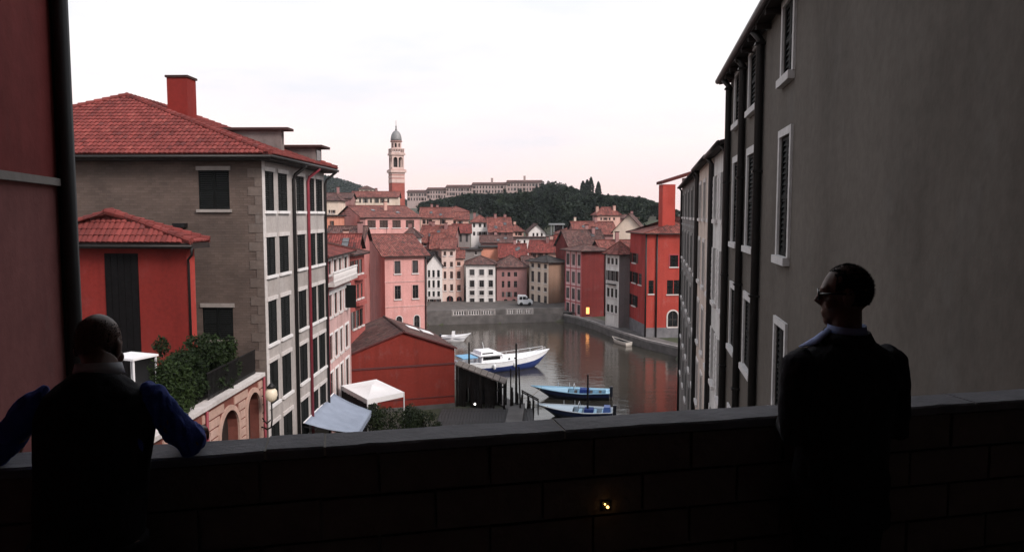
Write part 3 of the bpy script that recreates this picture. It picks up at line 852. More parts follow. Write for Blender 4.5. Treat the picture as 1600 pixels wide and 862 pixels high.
# terrace wall with arches running from the grey house towards the viewer
TZ = P(409, 586, 41.6).z
tw0 = P(409, 586, 41.75); TWL = 19.0
STP = plaster('pink_rusticated_stone', (0.50, 0.33, 0.275), 0.18, 0.2)
BRKR = plaster('recessed_red_brick', (0.20, 0.07, 0.055), 0.2, 0.2)
tw_ang = math.atan2(-gh.u.y, -gh.u.x)        # local +x comes towards the viewer, local -y faces the terrace side
tr = thing('arched_terrace_wall', 'pink banded stone terrace wall with round arches and pale coping below the bush', 'wall', (tw0.x, tw0.y, 1.0), tw_ang)
TH = TZ - 1.0
ax = lambda px: -along(tw0, gh.u, px)
archs = [(ax(403), ax(384)), (ax(370), ax(341.5)), (ax(322), ax(285)), (ax(262), ax(214))]
arz = [P(393, 613, tw0.y-1.5).z-1.0, P(356, 641, tw0.y - (archs[1][0]+archs[1][1])/2).z-1.0]
arz += [arz[1], arz[1]]
ops = [(a, 2.2, b, z, True) for (a, b), z in zip(archs, arz)]
mm = MB(); wall_face(mm, TWL, 0, TH-0.05, ops, lambda t_, d_, z_: (t_, -d_, z_), 0.5); mm.obj('wall', BRKR, tr)
for a, z0, b, z1, _ in ops: MB().box((a-0.05, -0.56, z0), (b+0.05, -0.5, z1+0.05)).obj('door', simple('dark_arch_doors', (0.03, 0.02, 0.018), 0.8, 0.2), tr)
MB().box((0, -9.5, 0), (TWL, -0.6, TH-0.06)).obj('terrace_fill', QUAY, tr)
# stone courses, stopped at the arches
ch = 0.47; k = 0
while 0.1 + (k+1)*ch < TH - 0.1:
    z0 = 0.1 + k*ch; z1 = z0 + ch - 0.10; cuts = [(0.05, 0.0)]
    segs = [0.02]; spans = []
    cur = 0.02
    for a, oz0, b, oz1, _ in sorted(ops):
        r_ = (b-a)/2; zc = oz1 - r_
        half = None
        for zz_ in (z0, z1):
            if oz0 < zz_ < zc: hw = r_ + 0.3
            elif zc <= zz_ < oz1 + 0.3: hw = math.sqrt(max(0, (r_+0.3)**2 - (zz_-zc)**2))
            else: hw = 0
            half = max(half or 0, hw)
        if half > 0.05:
            mid = (a+b)/2; spans.append((cur, mid-half)); cur = mid+half
    spans.append((cur, TWL-0.02))
    for a, b in spans:
        while b - a > 0.15:
            e_ = min(b, a + 2.6 + random.uniform(-0.4, 0.4))
            if b - e_ < 0.5: e_ = b
            MB().box((a, 0.001, z0), (e_-0.03, 0.07, z1)).obj('stone_course', STP, tr); a = e_
    k += 1
for a, z0, b, z1, _ in ops:
    mm = MB(); r_ = (b-a)/2; mid = (a+b)/2; zc = z1-r_; n = 14
    mm.box((a-0.24, 0.002, z0), (a-0.002, 0.10, zc)); mm.box((b+0.002, 0.002, z0), (b+0.24, 0.10, zc))
    for i in range(n):
        a0, a1 = math.pi*i/n, math.pi*(i+1)/n
        pts = [(mid + r*math.cos(q), zc + r*math.sin(q)) for r, q in ((r_+.002,a0),(r_+.26,a0),(r_+.26,a1),(r_+.002,a1))]
        mm.loft([[(x, 0.002, z) for x, z in pts], [(x, 0.10, z) for x, z in pts]])
    mm.obj('arch_trim', STP, tr)
x = 0.0
while x < TWL:
    b = min(TWL, x + 1.5); MB().box((x+0.008, -0.45, TH-0.05), (b-0.008, 0.2, TH+0.14)).obj('coping_slab', TRIM, tr); x = b
# red downpipe on the arch wall
for px in (318, 408.5): 
    xx = max(0.1, ax(px)); MB().tube([(xx, 0.16, 0), (xx, 0.16, TH-0.1)], 0.07, 8).obj('downpipe', PIPER, tr, True)

# globe lantern on an iron bracket
lp = P(424, 617, 40.6)
ln = thing('wall_lantern', 'pale globe lantern on an iron bracket beside the arched wall', 'lantern', (lp.x, lp.y, lp.z-1.9))
MB().tube([(-0.75,0.6,0.0),(-0.35,0.3,-0.05),(-0.05,0.02,0.15),(0,0,0.5),(0,0,1.55)], 0.045, 8).obj('bracket', IRON, ln, True)
MB().tube([(-0.7,0.55,0.5),(-0.4,0.35,0.25),(-0.12,0.1,0.5)], 0.035, 8).obj('scroll', IRON, ln, True)
t = NT('frosted_lamp_glass', 0.4, 0.4); t.col((0.62, 0.55, 0.44)); t.b.inputs['Emission Color'].default_value = (1, 0.8, 0.55, 1); t.b.inputs['Emission Strength'].default_value = 0.12
MB().lathe([(0.10,1.55),(0.26,1.68),(0.33,1.9),(0.30,2.12),(0.18,2.28)], 12).obj('globe', t.m, ln, True)
MB().lathe([(0.22,2.28),(0.26,2.32),(0.10,2.5),(0.03,2.56),(0.02,2.72)], 12).obj('lamp_cap', IRON, ln, True)

# small red house in front of the stone wall
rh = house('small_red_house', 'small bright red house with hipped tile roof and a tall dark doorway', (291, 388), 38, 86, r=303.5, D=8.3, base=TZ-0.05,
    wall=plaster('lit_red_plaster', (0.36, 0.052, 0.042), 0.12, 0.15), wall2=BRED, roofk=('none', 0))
hip_tiled(rh, 1.45, 1.25, 1.25, rh.W, rh.D, 0.55, CLAY)
ya, yb = along(rh.C, rh.v, 215), along(rh.C, rh.v, 163)
MB().box((-0.03, ya, 0), (-0.003, yb, pxz(rh, 290, 396))).obj('doorway', simple('black_doorway', (0.006, 0.005, 0.005), 0.8, 0.1), rh.root)
for k in range(5): 
    y = ya + (yb-ya)*(k+0.06)/5; MB().box((-0.06, y, 0.02), (-0.031, y + (yb-ya)/5*0.9, pxz(rh, 290, 397))).obj('door_board', simple('black_door_boards', (0.005, 0.0045, 0.005), 0.85, 0.1, var=0.4), rh.root)
MB().tube([(-0.6,-0.6,rh.H+0.12),(-0.6,rh.D+0.6,rh.H+0.12)], 0.075, 8).obj('gutter', GUTTER, rh.root, True)
MB().tube([(-0.55,-0.55,rh.H+0.08),(-0.45,-0.5,rh.H-0.3),(-0.1,-0.12,rh.H-0.55),(-0.02,-0.1,rh.H-0.75),(-0.02,-0.1,0)], 0.06, 8).obj('downpipe', GUTTER, rh.root, True)

# iron railing along the terrace edge by the stone wall
rl = thing('terrace_railing', 'black iron railing above the arched wall next to the bush', 'railing', (tw0.x-0.25, tw0.y-0.3, TZ+0.14), tw_ang)
MB().box((0, -0.03, 1.25), (6.2, 0.03, 1.31)).obj('top_rail', IRON, rl)
MB().box((0, -0.025, 0.12), (6.2, 0.025, 0.16)).obj('bottom_rail', IRON, rl)
bar = MB().box((-0.018,-0.018,0), (0.018,0.018,1.25)).mesh('bar', IRON)
for i in range(42): link('bar', bar, rl, (0.05 + i*0.148, 0, 0))
# white canopy stall by the red house
st0 = P(231, 560, 31.0)
ws = thing('white_canopy_stall', 'small white framed stall with open dark side below the red house', 'stall', (st0.x-1.4, st0.y-0.4, TZ-0.05), R(-22))
WHITE = simple('white_painted_metal', (0.72, 0.71, 0.73), 0.5, 0.4, var=0.05)
sh_ = P(205, 556, 31).z - TZ + 0.05
for x, y in ((0,0),(1.35,0),(0,1.1),(1.35,1.1)): MB().box((x-0.03,y-0.03,0),(x+0.03,y+0.03,sh_-0.02)).obj('post', WHITE, ws)
MB().box((-0.08,-0.08,sh_-0.02),(1.43,1.18,sh_+0.06)).obj('canopy', WHITE, ws)
MB().box((0.03,-0.01,0.1),(0.6,0.01,sh_-0.03)).obj('side_panel', simple('grey_side_panel', (0.30,0.29,0.31)), ws)
MB().box((0.05,1.08,0.1),(1.3,1.1,sh_-0.03)).obj('back_panel', simple('black_back_panel', (0.02,0.02,0.022)), ws)

# ------------------------------------------------------------------ street: awning, tent, hedge
BLUEAW = simple('blue_grey_awning_cloth', (0.25, 0.29, 0.37), 0.8, 0.2, var=0.1, scale=1.2, bump=0.1)
aw = [P(466, 660, 48.2), P(514, 614, 56.6), PZ(581, 641, 4.5), PZ(559, 677, 4.5)]
for q_ in aw[:2]: q_.x += 0.35
ao = aw[0].copy(); ao.z = 1.5
wa = thing('blue_awning', 'large pale blue-grey sloping awning over the left street', 'awning', tuple(ao))
nn = 10; mm = MB(); g = []
for i in range(nn+1):
    for j in range(nn+1):
        u_, v_ = i/nn, j/nn
        p = (aw[0].lerp(aw[1], u_)).lerp(aw[3].lerp(aw[2], u_), v_); p.z -= 0.18*math.sin(math.pi*v_)*(0.6+0.4*math.sin(math.pi*u_)); g.append(p - ao)
mm.v = [tuple(p) for p in g]
for i in range(nn):
    for j in range(nn): mm.f.append((i*(nn+1)+j, i*(nn+1)+j+1, (i+1)*(nn+1)+j+1, (i+1)*(nn+1)+j))
so = mm.obj('canopy', BLUEAW, wa, True); md = so.modifiers.new('thick', 'SOLIDIFY'); md.thickness = 0.03
MB().tube([aw[0]-ao, aw[1]-ao], 0.05, 6).obj('frame_bar', WHITE, wa)
mm = MB(); n = 24
for i in range(n):
    p, q = aw[3].lerp(aw[2], i/n)-ao, aw[3].lerp(aw[2], (i+1)/n)-ao; dz = Vector((0,0,-0.32-0.06*math.sin(i*1.57)**2)); mm.q([p, q, q+dz, p+dz])
mm.obj('valance', BLUEAW, wa)
for a, b in ((0,3),(1,2)): MB().tube([aw[a]-ao-Vector((0,0,0.25)), aw[b]-ao-Vector((0,0,0.05))], 0.03, 6).obj('arm', IRON, wa)
tz = 5.0
tp = [PZ(574, 624, tz), PZ(631, 612, tz), PZ(588, 592, tz), PZ(533, 602, tz)]
to = sum(tp, Vector())/4; to.z = 1.4
wt = thing('white_tent', 'white pitched gazebo tent in front of the red boathouse', 'tent', tuple(to))
TENT = simple('white_tent_cloth', (0.74, 0.73, 0.74), 0.7, 0.2, var=0.05, scale=1.5, bump=0.08)
apex = sum(tp, Vector())/4 + Vector((0,0,0.32)); mm = MB(); n = 8
for k in range(4):
    a, b = tp[k], tp[(k+1) % 4]; rows = []
    for j in range(n+1):
        rows.append([(a.lerp(b, i/n).lerp(apex, j/n) - Vector((0,0,0.1*math.sin(math.pi*j/n))) - to) for i in range(n+1)])
    for j in range(n):
        for i in range(n): mm.q([rows[j][i], rows[j][i+1], rows[j+1][i+1], rows[j+1][i]])
    mm.q([a-to, b-to, b-to-Vector((0,0,0.4)), a-to-Vector((0,0,0.4))])
mm.obj('canopy', TENT, wt)
TENTDK = simple('dark_under_tent', (0.018, 0.014, 0.016), 0.9, 0.1)  # black sheets added to fill the dark area beneath the canopy
for k in (2, 3):
    a_, b_ = tp[k]-to, tp[(k+1)%4]-to; mm = MB(); mm.q([(a_.x,a_.y,0.2),(b_.x,b_.y,0.2),(b_.x,b_.y,b_.z-0.35),(a_.x,a_.y,a_.z-0.35)]); mm.obj('dark_sheet', TENTDK, wt)
for p in tp: MB().tube([(p.x-to.x, p.y-to.y, 0), tuple(p-to-Vector((0,0,0.01)))], 0.05, 6).obj('post', WHITE, wt)

# leaves
def leafmat(name, c1, c2):
    t = NT(name, 0.75, 0.2); o = t.coord()
    g = t.n('ShaderNodeNewGeometry')
    a = t.ramp(g.outputs['Random Per Island'], [(0, c1), (1, c2)])
    t.col(t.mix(1.0, a, t.ramp(t.noise(0.9, 4, o), [(0.3,(0.6,0.65,0.6)),(0.7,(1.25,1.2,1.1))]), 'MULTIPLY'))
    big = t.ramp(t.noise(0.16, 2, o), [(0.35,(0.55,0.6,0.62)),(0.65,(1.6,1.5,1.35))])
    t.col(t.mix(1.0, t.mix(1.0, a, t.ramp(t.noise(0.9, 4, o), [(0.3,(0.6,0.65,0.6)),(0.7,(1.25,1.2,1.1))]), 'MULTIPLY'), big, 'MULTIPLY'))
    return t.m
LEAF_B = leafmat('bush_leaves', (0.006, 0.012, 0.004), (0.016, 0.031, 0.009))
LEAF_H = leafmat('hedge_leaves', (0.012, 0.02, 0.009), (0.028, 0.042, 0.018))
LEAF_F = leafmat('forest_leaves', (0.006, 0.012, 0.009), (0.015, 0.024, 0.015))
LEAF_C = leafmat('cypress_leaves', (0.012, 0.020, 0.014), (0.022, 0.034, 0.020))
BARK = simple('bark', (0.06, 0.045, 0.035), 0.9, 0.1, var=0.3, scale=4, bump=0.5)
def leaf(mb, p, s, rnd, up=0.35):
    n = Vector((rnd.gauss(0,1), rnd.gauss(0,1), rnd.gauss(0,1)+up)).normalized()
    a = n.orthogonal().normalized(); a.rotate(Matrix.Rotation(rnd.uniform(0, 6.28), 3, n)); b = n.cross(a)
    w = s*rnd.uniform(0.35, 0.6)
    mb.q([p - a*s, p + b*w + n*s*0.12, p + a*s, p - b*w + n*s*0.12])
def clump(mb, lobes, n, s, rnd, shell=0.55):
    for c, r in lobes:
        for _ in range(max(4, int(n * r[0]*r[1] / 1.0))):
            d = Vector((rnd.gauss(0,1), rnd.gauss(0,1), rnd.gauss(0,1))).normalized() * (shell + (1-shell)*rnd.random()**0.6) * rnd.uniform(0.85, 1.12)
            leaf(mb, Vector(c) + Vector((d.x*r[0], d.y*r[1], d.z*r[2])), s*rnd.uniform(0.7, 1.3), rnd)
rnd = random.Random(3)
bc = Vector((-15.2, 35.0, TZ))
bu = thing('terrace_bush', 'dense dark green bush on the terrace above the arches', 'bush', tuple(bc))
lob = []
for i in range(150):
    yy = rnd.uniform(31.0, 39.6); x0_, x1_ = (252-800)/1200*yy + 0.3, -14.4
    if yy > 36.6: x0_ = -15.5
    xx = rnd.uniform(min(x0_, x1_-0.2), x1_); r_ = rnd.uniform(.38, .62)
    lob.append(((xx-bc.x, yy-bc.y, rnd.uniform(0.2, 2.15 + 0.25*math.sin(yy*1.7) + 0.05*(38-yy))), (r_, r_, r_*rnd.uniform(0.8, 1.1))))
lob += [((-1.2, 0.4, 2.75), (.36,.36,.42)), ((0.0, 1.4, 2.65), (.5,.6,.42)), ((0.3,2.6,2.55),(.5,.5,.4)), ((-1.6,1.5,2.5),(.4,.5,.5))]
mb = MB(); clump(mb, lob, 900, 0.09, rnd, 0.3); mb.obj('foliage', LEAF_B, bu)
for k in range(7): MB().tube([(0.2,-3+k,0),(0.1*k-0.4,-3+k,0.8),(-0.4,-2.8+k,1.7)], [0.06,0.045,0.02], 6).obj('stem', BARK, bu)
for i, (px0, px1, yb, Yd) in enumerate(((578, 645, 664, 56.0), (632, 686, 660, 62.5))):
    a, b = P(px0, yb, Yd), P(px1, yb, Yd); L = b.x - a.x
    hg = thing('street_hedge', ('dark hedge below the white tent' if i == 0 else 'dark hedge at the foot of the red boathouse wall'), 'hedge', (a.x, a.y, a.z - 0.8))
    lob = [((L*rnd.random(), rnd.uniform(-.5,.6), rnd.uniform(0.3, 1.9)), (rnd.uniform(.35,.6),)*3) for _ in range(26)]
    mb = MB(); clump(mb, lob, 700, 0.085, rnd); mb.obj('foliage', LEAF_H, hg)

# ------------------------------------------------------------------ houses further down the left bank
PL_PINKP = plaster('pale_pink_plaster', (0.56, 0.37, 0.355), 0.15, 0.25)
PL_SALM = plaster('salmon_red_plaster', (0.36, 0.10, 0.09), 0.2, 0.25)
PL_PINK = plaster('rose_pink_plaster', PINK, 0.12, 0.22)
PL_PINKD = plaster('darkened_pink_plaster', (0.46, 0.19, 0.175), 0.15, 0.25)  # rose pink darkened for left walls turned from the light
nh = house('narrow_pink_house', 'narrow pale pink house with white balustrade and slim windows beside the grey house', (505, 404), 58, 90.5, r=546, D=9, base=0.3,
    wall=PL_PINKP, roofk=('hip', 1.5), over=0.5, rmat=ROOF_R,
    fu=[dict(cols=[(512,517),(520.5,525.5),(528.5,533),(537,542)], rows=[(410,432),(462,500),(530,570),(590,640)], style='glass', sill=TRIM, lintel=None, surround=TRIMW)])
zb_ = pxz(nh, 505, 444)
MB().box((0.3, -0.75, zb_-0.25), (nh.W-0.3, -0.002, zb_-0.02)).obj('balcony_slab', TRIM, nh.root)
MB().box((0.3, -0.75, zb_+0.75), (nh.W-0.3, -0.6, zb_+0.88)).obj('balcony_rail', TRIMW, nh.root)
bm_ = MB().lathe([(0.05,0),(0.08,0.15),(0.045,0.35),(0.08,0.55),(0.05,0.77)], 6).mesh('baluster', TRIMW, True)
for i in range(24): link('baluster', bm_, nh.root, (0.5 + i*(nh.W-1)/23, -0.67, zb_-0.02))
MB().box((0, -0.08, zb_-1.0), (nh.W, -0.002, zb_-0.75)).obj('string_course', TRIMW, nh.root)
MB().box((0, -0.06, pxz(nh,505,455)), (nh.W, -0.003, pxz(nh,505,452))).obj('string_course', TRIMR, nh.root)
pipe(nh.root, [(0.9,-0.1,0),(0.9,-0.1,nh.H)], 0.08, PIPER)
# open shutter leaf standing off the wall
MB().box((nh.W*0.80, -0.9, pxz(nh,505,500)), (nh.W*0.80+0.06, -0.05, pxz(nh,505,460))).obj('shutter', SHUT_D, nh.root)
sh2 = house('salmon_house', 'salmon red house squeezed between the narrow pink house and tall rose house', (547.5, 400), 72, 84, r=569, D=8, base=0.3, wall=PL_SALM, roofk=('hip', 1.2), rmat=ROOF_B,
    fu=[dict(cols=[(549.5,554),(557,560.5),(563,566)], rows=[(408,430),(447,470),(488,515)], style='glass', sill=TRIM)])
for r_ in (433, 474): MB().box((1.0, -0.5, pxz(sh2,547,r_+6)), (sh2.W*0.8, -0.003, pxz(sh2,547,r_))).obj('balcony', PL_SALM, sh2.root)
ph = house('tall_rose_house', 'tall rose pink house with two window columns behind the boathouse', (601, 400), 104, 24, r=666, l=561, base=0.4, wall=PL_PINK, wall2=PL_PINKD, roofk=('gable', 2.6), axis='x', over=0.5, rmat=ROOF_D,
    fu=[dict(cols=[(616,625.5),(644,653)], rows=[(408,428),(447,468)], style='glass', sill=TRIM, surround=plaster('pink_trim', (0.58,0.36,0.34))), dict(cols=[(618,627),(646,654.5)], rows=[(495,517,'arch')], style='glass', surround=TRIM)])
for y_ in (440, 479): MB().box((-0.05, -0.06, pxz(ph,601,y_+1.5)), (ph.W+0.02, -0.003, pxz(ph,601,y_))).obj('string_course', plaster('pink_trim', (0.58,0.36,0.34)), ph.root)
pipe(ph.root, [(ph.W-0.15,-0.1,0),(ph.W-0.15,-0.1,ph.H)], 0.10)

# ------------------------------------------------------------------ red boathouse and shelter by the water
PL_BOAT = plaster('oxide_red_boathouse_paint', (0.20, 0.030, 0.022), 0.16, 0.22)
b0 = P(548, 553, 68.2); bth = R(19)
bu_ = Vector((math.cos(bth), math.sin(bth), 0)); bv = Vector((-math.sin(bth), math.cos(bth), 0))
BW = along(b0, bu_, 710); BD = 10.5; BB = 0.75; BH = b0.z - BB
bo = thing('red_boathouse', 'dark red gabled boathouse at the water with brown roof', 'boathouse', (b0.x, b0.y, BB), bth)
ap = P(623, 521, 69).z - BB - BH
mm = MB(); mm.q([(0,0,0),(BW,0,0),(BW,0,BH),(BW/2*0.94,0,BH+ap),(0,0,BH)])
mm.q([(0,BD,0),(BW,BD,0),(BW,BD,BH),(BW/2*0.94,BD,BH+ap),(0,BD,BH)]); mm.q([(0,0,0),(0,BD,0),(0,BD,BH),(0,0,BH)]); mm.q([(BW,0,0),(BW,BD,0),(BW,BD,BH),(BW,0,BH)])
mm.obj('wall', PL_BOAT, bo)
rr_ = roof(bo, 'gable', BW, BD, BH, ap, 0.22, 'y', mat=ROOF_B, th=0.14, eavemat=simple('dark_red_fascia', (0.09,0.022,0.022)))
zb1 = P(548, 577, 68.2).z - BB; zb2 = P(548, 630, 68.2).z - BB
MB().box((-0.02,-0.07,zb1-0.12), (BW+0.02,-0.002,zb1+0.05)).obj('band', simple('dark_red_fascia', (0.09,0.022,0.022)), bo)
MB().box((-0.02,-0.05,zb2-0.05), (BW+0.02,-0.002,zb2+0.03)).obj('band', simple('dark_red_fascia', (0.09,0.022,0.022)), bo)
MB().box((-0.03,-0.09,0), (BW+0.03,-0.002,0.55)).obj('plinth', QUAY, bo)
# two pale skylight sheets on the water-side slope
for k in range(2):
    s0 = 0.40 + 0.28*k; zc = lambda f_: BH + ap*(1-f_) + 0.17
    xa, xb = BW*0.47 + BW*0.53*s0, BW*0.47 + BW*0.53*(s0+0.22)
    MB().q([(0,0,0)]*4) if False else None
    mm = MB(); mm.loft([[(xa, 6.2, zc(s0)), (xb, 6.2, zc(s0+0.22)), (xb, 8.2, zc(s0+0.22)), (xa, 8.2, zc(s0))], [(xa, 6.2, zc(s0)+0.06), (xb, 6.2, zc(s0+0.22)+0.06), (xb, 8.2, zc(s0+0.22)+0.06), (xa, 8.2, zc(s0)+0.06)]])
    mm.obj('skylight', WHITE, rr_)
# open mooring shelter leaning on the boathouse
sp = [P(712, 571, 71.5), P(790, 601, 69.5), P(783, 596, 74), P(706, 569, 76)]
so_ = sp[0].copy(); so_.z = 0.8
sw = thing('mooring_shelter', 'dark open timber shelter with sloping grey roof beside the boathouse', 'shelter', tuple(so_))
a_, b_ = sp[0]-so_, sp[1]-so_
SHR = simple('weathered_grey_roof_boards', (0.15, 0.13, 0.12), 0.9, 0.15, var=0.25, scale=2, bump=0.3)
dep = Vector((0.15, 2.3, 0))
for i in range(8):
    p0, p1 = a_.lerp(b_, i/8), a_.lerp(b_, (i+1)/8 - 0.012)
    mm = MB(); up = Vector((0,0,0.12)); mm.loft([[p0, p1, p1+dep, p0+dep], [p0+up, p1+up, p1+dep+up, p0+dep+up]]); mm.obj('roof_board', SHR, sw)
for f_ in (0.02, 0.5, 0.97):
    for g_ in (0.05, 0.95):
        q = a_.lerp(b_, f_) + dep*g_; MB().box((q.x-0.09, q.y-0.09, -1.5), (q.x+0.09, q.y+0.09, q.z)).obj('post', WOODD, sw)
for i in range(16):                                   # dark boarded front, open at the water end
    q0, q1 = a_.lerp(b_, i*0.78/16) + dep*0.12, a_.lerp(b_, (i+0.93)*0.78/16) + dep*0.12; zl = -0.3 if i not in (4, 5, 11) else 1.9
    mm = MB(); mm.loft([[(q0.x,q0.y,zl),(q1.x,q1.y,zl),(q1.x,q1.y,q1.z-0.1),(q0.x,q0.y,q0.z-0.1)], [(q0.x,q0.y+.05,zl),(q1.x,q1.y+.05,zl),(q1.x,q1.y+.05,q1.z-0.1),(q0.x,q0.y+.05,q0.z-0.1)]]); mm.obj('front_board', WOODD, sw)
for i in range(9):                                    # boarded rear
    q0, q1 = a_.lerp(b_, i*0.9/9) + dep*0.98, a_.lerp(b_, (i+0.94)*0.9/9) + dep*0.98
    mm = MB(); mm.loft([[(q0.x,q0.y,-0.3),(q1.x,q1.y,-0.3),(q1.x,q1.y,q1.z-0.1),(q0.x,q0.y,q0.z-0.1)], [(q0.x,q0.y+.05,-0.3),(q1.x,q1.y+.05,-0.3),(q1.x,q1.y+.05,q1.z-0.1),(q0.x,q0.y+.05,q0.z-0.1)]]); mm.obj('back_board', WOODD, sw)
MB().tube([a_.lerp(b_,0.80)+Vector((0,0,-1.0)), b_+Vector((-0.05,0,-0.05))], 0.06, 6).obj('brace', WOODD, sw)
bl = P(742, 631, 69.4)
bb = thing('shelter_lamp', 'small white lamp glowing in the dark shelter', 'lamp', (bl.x, bl.y, bl.z))
t = NT('white_lamp_glow'); t.col((0.9,0.9,0.9)); t.b.inputs['Emission Color'].default_value = (1,0.96,0.9,1); t.b.inputs['Emission Strength'].default_value = 2.2
MB().lathe([(0.01,-0.11),(0.08,-0.07),(0.11,0),(0.08,0.07),(0.03,0.12)], 10).obj('bulb', t.m, bb, True)
MB().tube([(0,0,0.15),(0,0,1.4)], 0.02, 6).obj('cable', IRON, bb)
# planked landing in front of the shelter
ld_ = thing('plank_landing', 'grey planked landing stage in front of the dark shelter', 'landing', (-6.5, 64.0, 1.02))
pk = MB().box((0, 0, 0), (0.26, 6.0, 0.09)).mesh('plank', WOODP)
for i in range(30): link('plank', pk, ld_, (i*0.28, random.uniform(-.08,.08), random.uniform(0, .012)))
# mooring poles: three tall thin ones, then shorter stakes
def pole(label, px, py0, py1, Yd, r=0.09, lean=(0,0), grp=None, nm='mooring_pole'):
    p0, p1 = P(px, py1, Yd), P(px, py0, Yd); z0 = -1.5
    o = thing(nm, label, 'pole', (p0.x, p0.y, z0), 0, grp)
    MB().tube([(0,0,0),(lean[0]*0.5,lean[1]*0.5,(p1.z-z0)*0.5),(lean[0],lean[1],p1.z-z0)], [r*1.1, r, r*0.75], 8).obj('shaft', WOODD, o, True)
    MB().lathe([(r*0.8,p1.z-z0),(r*0.9,p1.z-z0+0.04),(0.02,p1.z-z0+0.18)], 8, ox=lean[0], oy=lean[1]).obj('cap', IRON, o)
    return o
pole('thin mooring pole nearest the shelter, left of the tall pair', 798, 578, 655, 69.5, 0.07)
pole('tallest dark mooring pole in front of the white cruiser bow', 806.5, 538, 655, 69.8, 0.11)
pole('leaning thin mooring pole right of the tallest pole', 815, 575, 655, 68.2, 0.08, (-0.25, 0))
pole('dark mooring pole standing before the two blue boats', 918, 587, 662, 71.0, 0.10)
pole('mooring pole at the stern of the white cruiser', 733, 536, 580, 88.0, 0.12)
for i, (px, y0) in enumerate(((796, 607), (801, 613), (808, 616), (812, 618), (822, 622), (828, 628), (831, 627))):
    pole('short dark stake in the fence at the landing edge', px, y0, 660, 69.0 + 0.25*i, 0.13, (random.uniform(-.1,.25), 0), 'stakes at the landing edge', 'landing_stake')
sl_ = P(815, 612, 69.9)
hr = thing('gangway_rail', 'dark sloping gangway handrail running down beside the stakes', 'handrail', (sl_.x, sl_.y, 0.8))
for dy in (0, 0.7):
    MB().tube([(0,dy,sl_.z-0.8),(1.6,dy,1.0)], 0.06, 6).obj('rail', WOODD, hr)
    for k in range(4): MB().tube([(0.1+k*0.48,dy,-0.3),(0.1+k*0.48,dy,(sl_.z-0.8)*(1-(0.1+k*0.48)/1.6)+1.0*(0.1+k*0.48)/1.6)], 0.05, 6).obj('post', WOODD, hr)
# ------------------------------------------------------------------ right bank: houses on the water beyond the alley
PL_BEI = plaster('beige_render', (0.60, 0.49, 0.43), 0.15, 0.3)
PL_DKG = plaster('dark_grey_render', (0.20, 0.185, 0.18), 0.2, 0.35)
PL_WHG = plaster('off_white_render', (0.64, 0.615, 0.60), 0.12, 0.3)
PL_ORR = plaster('orange_red_plaster', (0.38, 0.058, 0.045), 0.12, 0.2)
PL_ORD = plaster('shaded_red_plaster', (0.33, 0.045, 0.042), 0.15, 0.25)  # orange-red darkened for the left wall turned from the light
def alley_pt(Y): return Vector((2.6 + 0.183*Y, Y, 0))
aang = -math.atan(0.183); EZ = EYE + 2.45
def alley_house(label, Y0, Y1, mat, wcols, rows, ez, style, surround, rmat, sflap=None, base=-2.0, shut=SHUT_D):
    p = alley_pt(Y0); L = (Y1 - Y0)/math.cos(aang); r_ = thing('alley_house', label, 'house', (p.x, p.y, base), aang, 'houses along the right side of the canal')
    H = ez - base; ops = []
    for a, b in wcols:
        for z0, z1 in rows: ops.append((a*L, EYE+z0-base, b*L, EYE+z1-base, False))
    mm = MB(); wall_face(mm, L, 0, H, ops, lambda t_, d_, z_: (d_, t_, z_)); mm.obj('wall', mat, r_)
    mm = MB(); mm.q([(0,0,0),(8,0,0),(8,0,H),(0,0,H)]); mm.q([(0,L,0),(8,L,0),(8,L,H),(0,L,H)]); mm.q([(8,0,0),(8,L,0),(8,L,H),(8,0,H)]); mm.obj('rear_wall', mat, r_)
    for a, z0, b, z1, _ in ops: window(r_, (0, (a+b)/2, z0), -math.pi/2, b-a, z1-z0, style, surround=surround, sill=TRIM, sflap=sflap, shut=shut)
    ro = roof(r_, 'shed', 8, L-0.1, H, 1.6, 0.35, 'y', mat=rmat)
    MB().tube([(-0.4, -0.2, H), (-0.4, L, H)], 0.08, 8).obj('gutter', GUTTER, r_, True)
    for f_ in (0.03, 0.97): MB().tube([(-0.1, L*f_, 0), (-0.1, L*f_, H-0.3), (-0.3, L*f_, H)], 0.09, 8).obj('downpipe', GUTTER, r_, True)
    return r_, L, H
RWS = [(-0.2, 1.6), (-3.6, -1.4), (-7.0, -4.8), (-10.4, -8.2), (-13.6, -11.6)]
alley_house('pale house with open white shutters just beyond the grey-beige building', 26.6, 33.4, PL_WHG, [(0.2,0.4),(0.65,0.85)], RWS, EZ, 'open', None, ROOF_D, SHUT_W)
alley_house('beige canal house between the white shuttered and the dark grey house', 33.5, 44.0, PL_BEI, [(0.10,0.23),(0.44,0.56),(0.77,0.9)], RWS, EZ+0.05, 'louvre', TRIM, ROOF_D)
r3, L3, H3 = alley_house('dark grey canal house farthest along the right water side', 44.1, 69.0, PL_DKG, [(0.06,0.13),(0.25,0.32),(0.44,0.51),(0.63,0.70),(0.83,0.9)], RWS, EZ-0.1, 'louvre', plaster('grey_trim', (0.24,0.23,0.225)), ROOF_G)
for z in (EYE-0.9+2, EYE-4.2+2, EYE-7.6+2): MB().box((-0.05, 0, z), (-0.003, L3, z+0.16)).obj('string_course', plaster('grey_trim', (0.24,0.23,0.225)), r3)
wp = P(1086, 632, 60)
wpo = thing('white_post', 'short white post at the foot of the beige canal house', 'post', (wp.x, wp.y, wp.z-1.2))
MB().box((-0.2,-0.2,0),(0.2,0.2,1.5)).obj('shaft', WHITE, wpo); MB().lathe([(0.28,1.5),(0.28,1.58),(0.02,1.75)],4).obj('cap', WHITE, wpo)

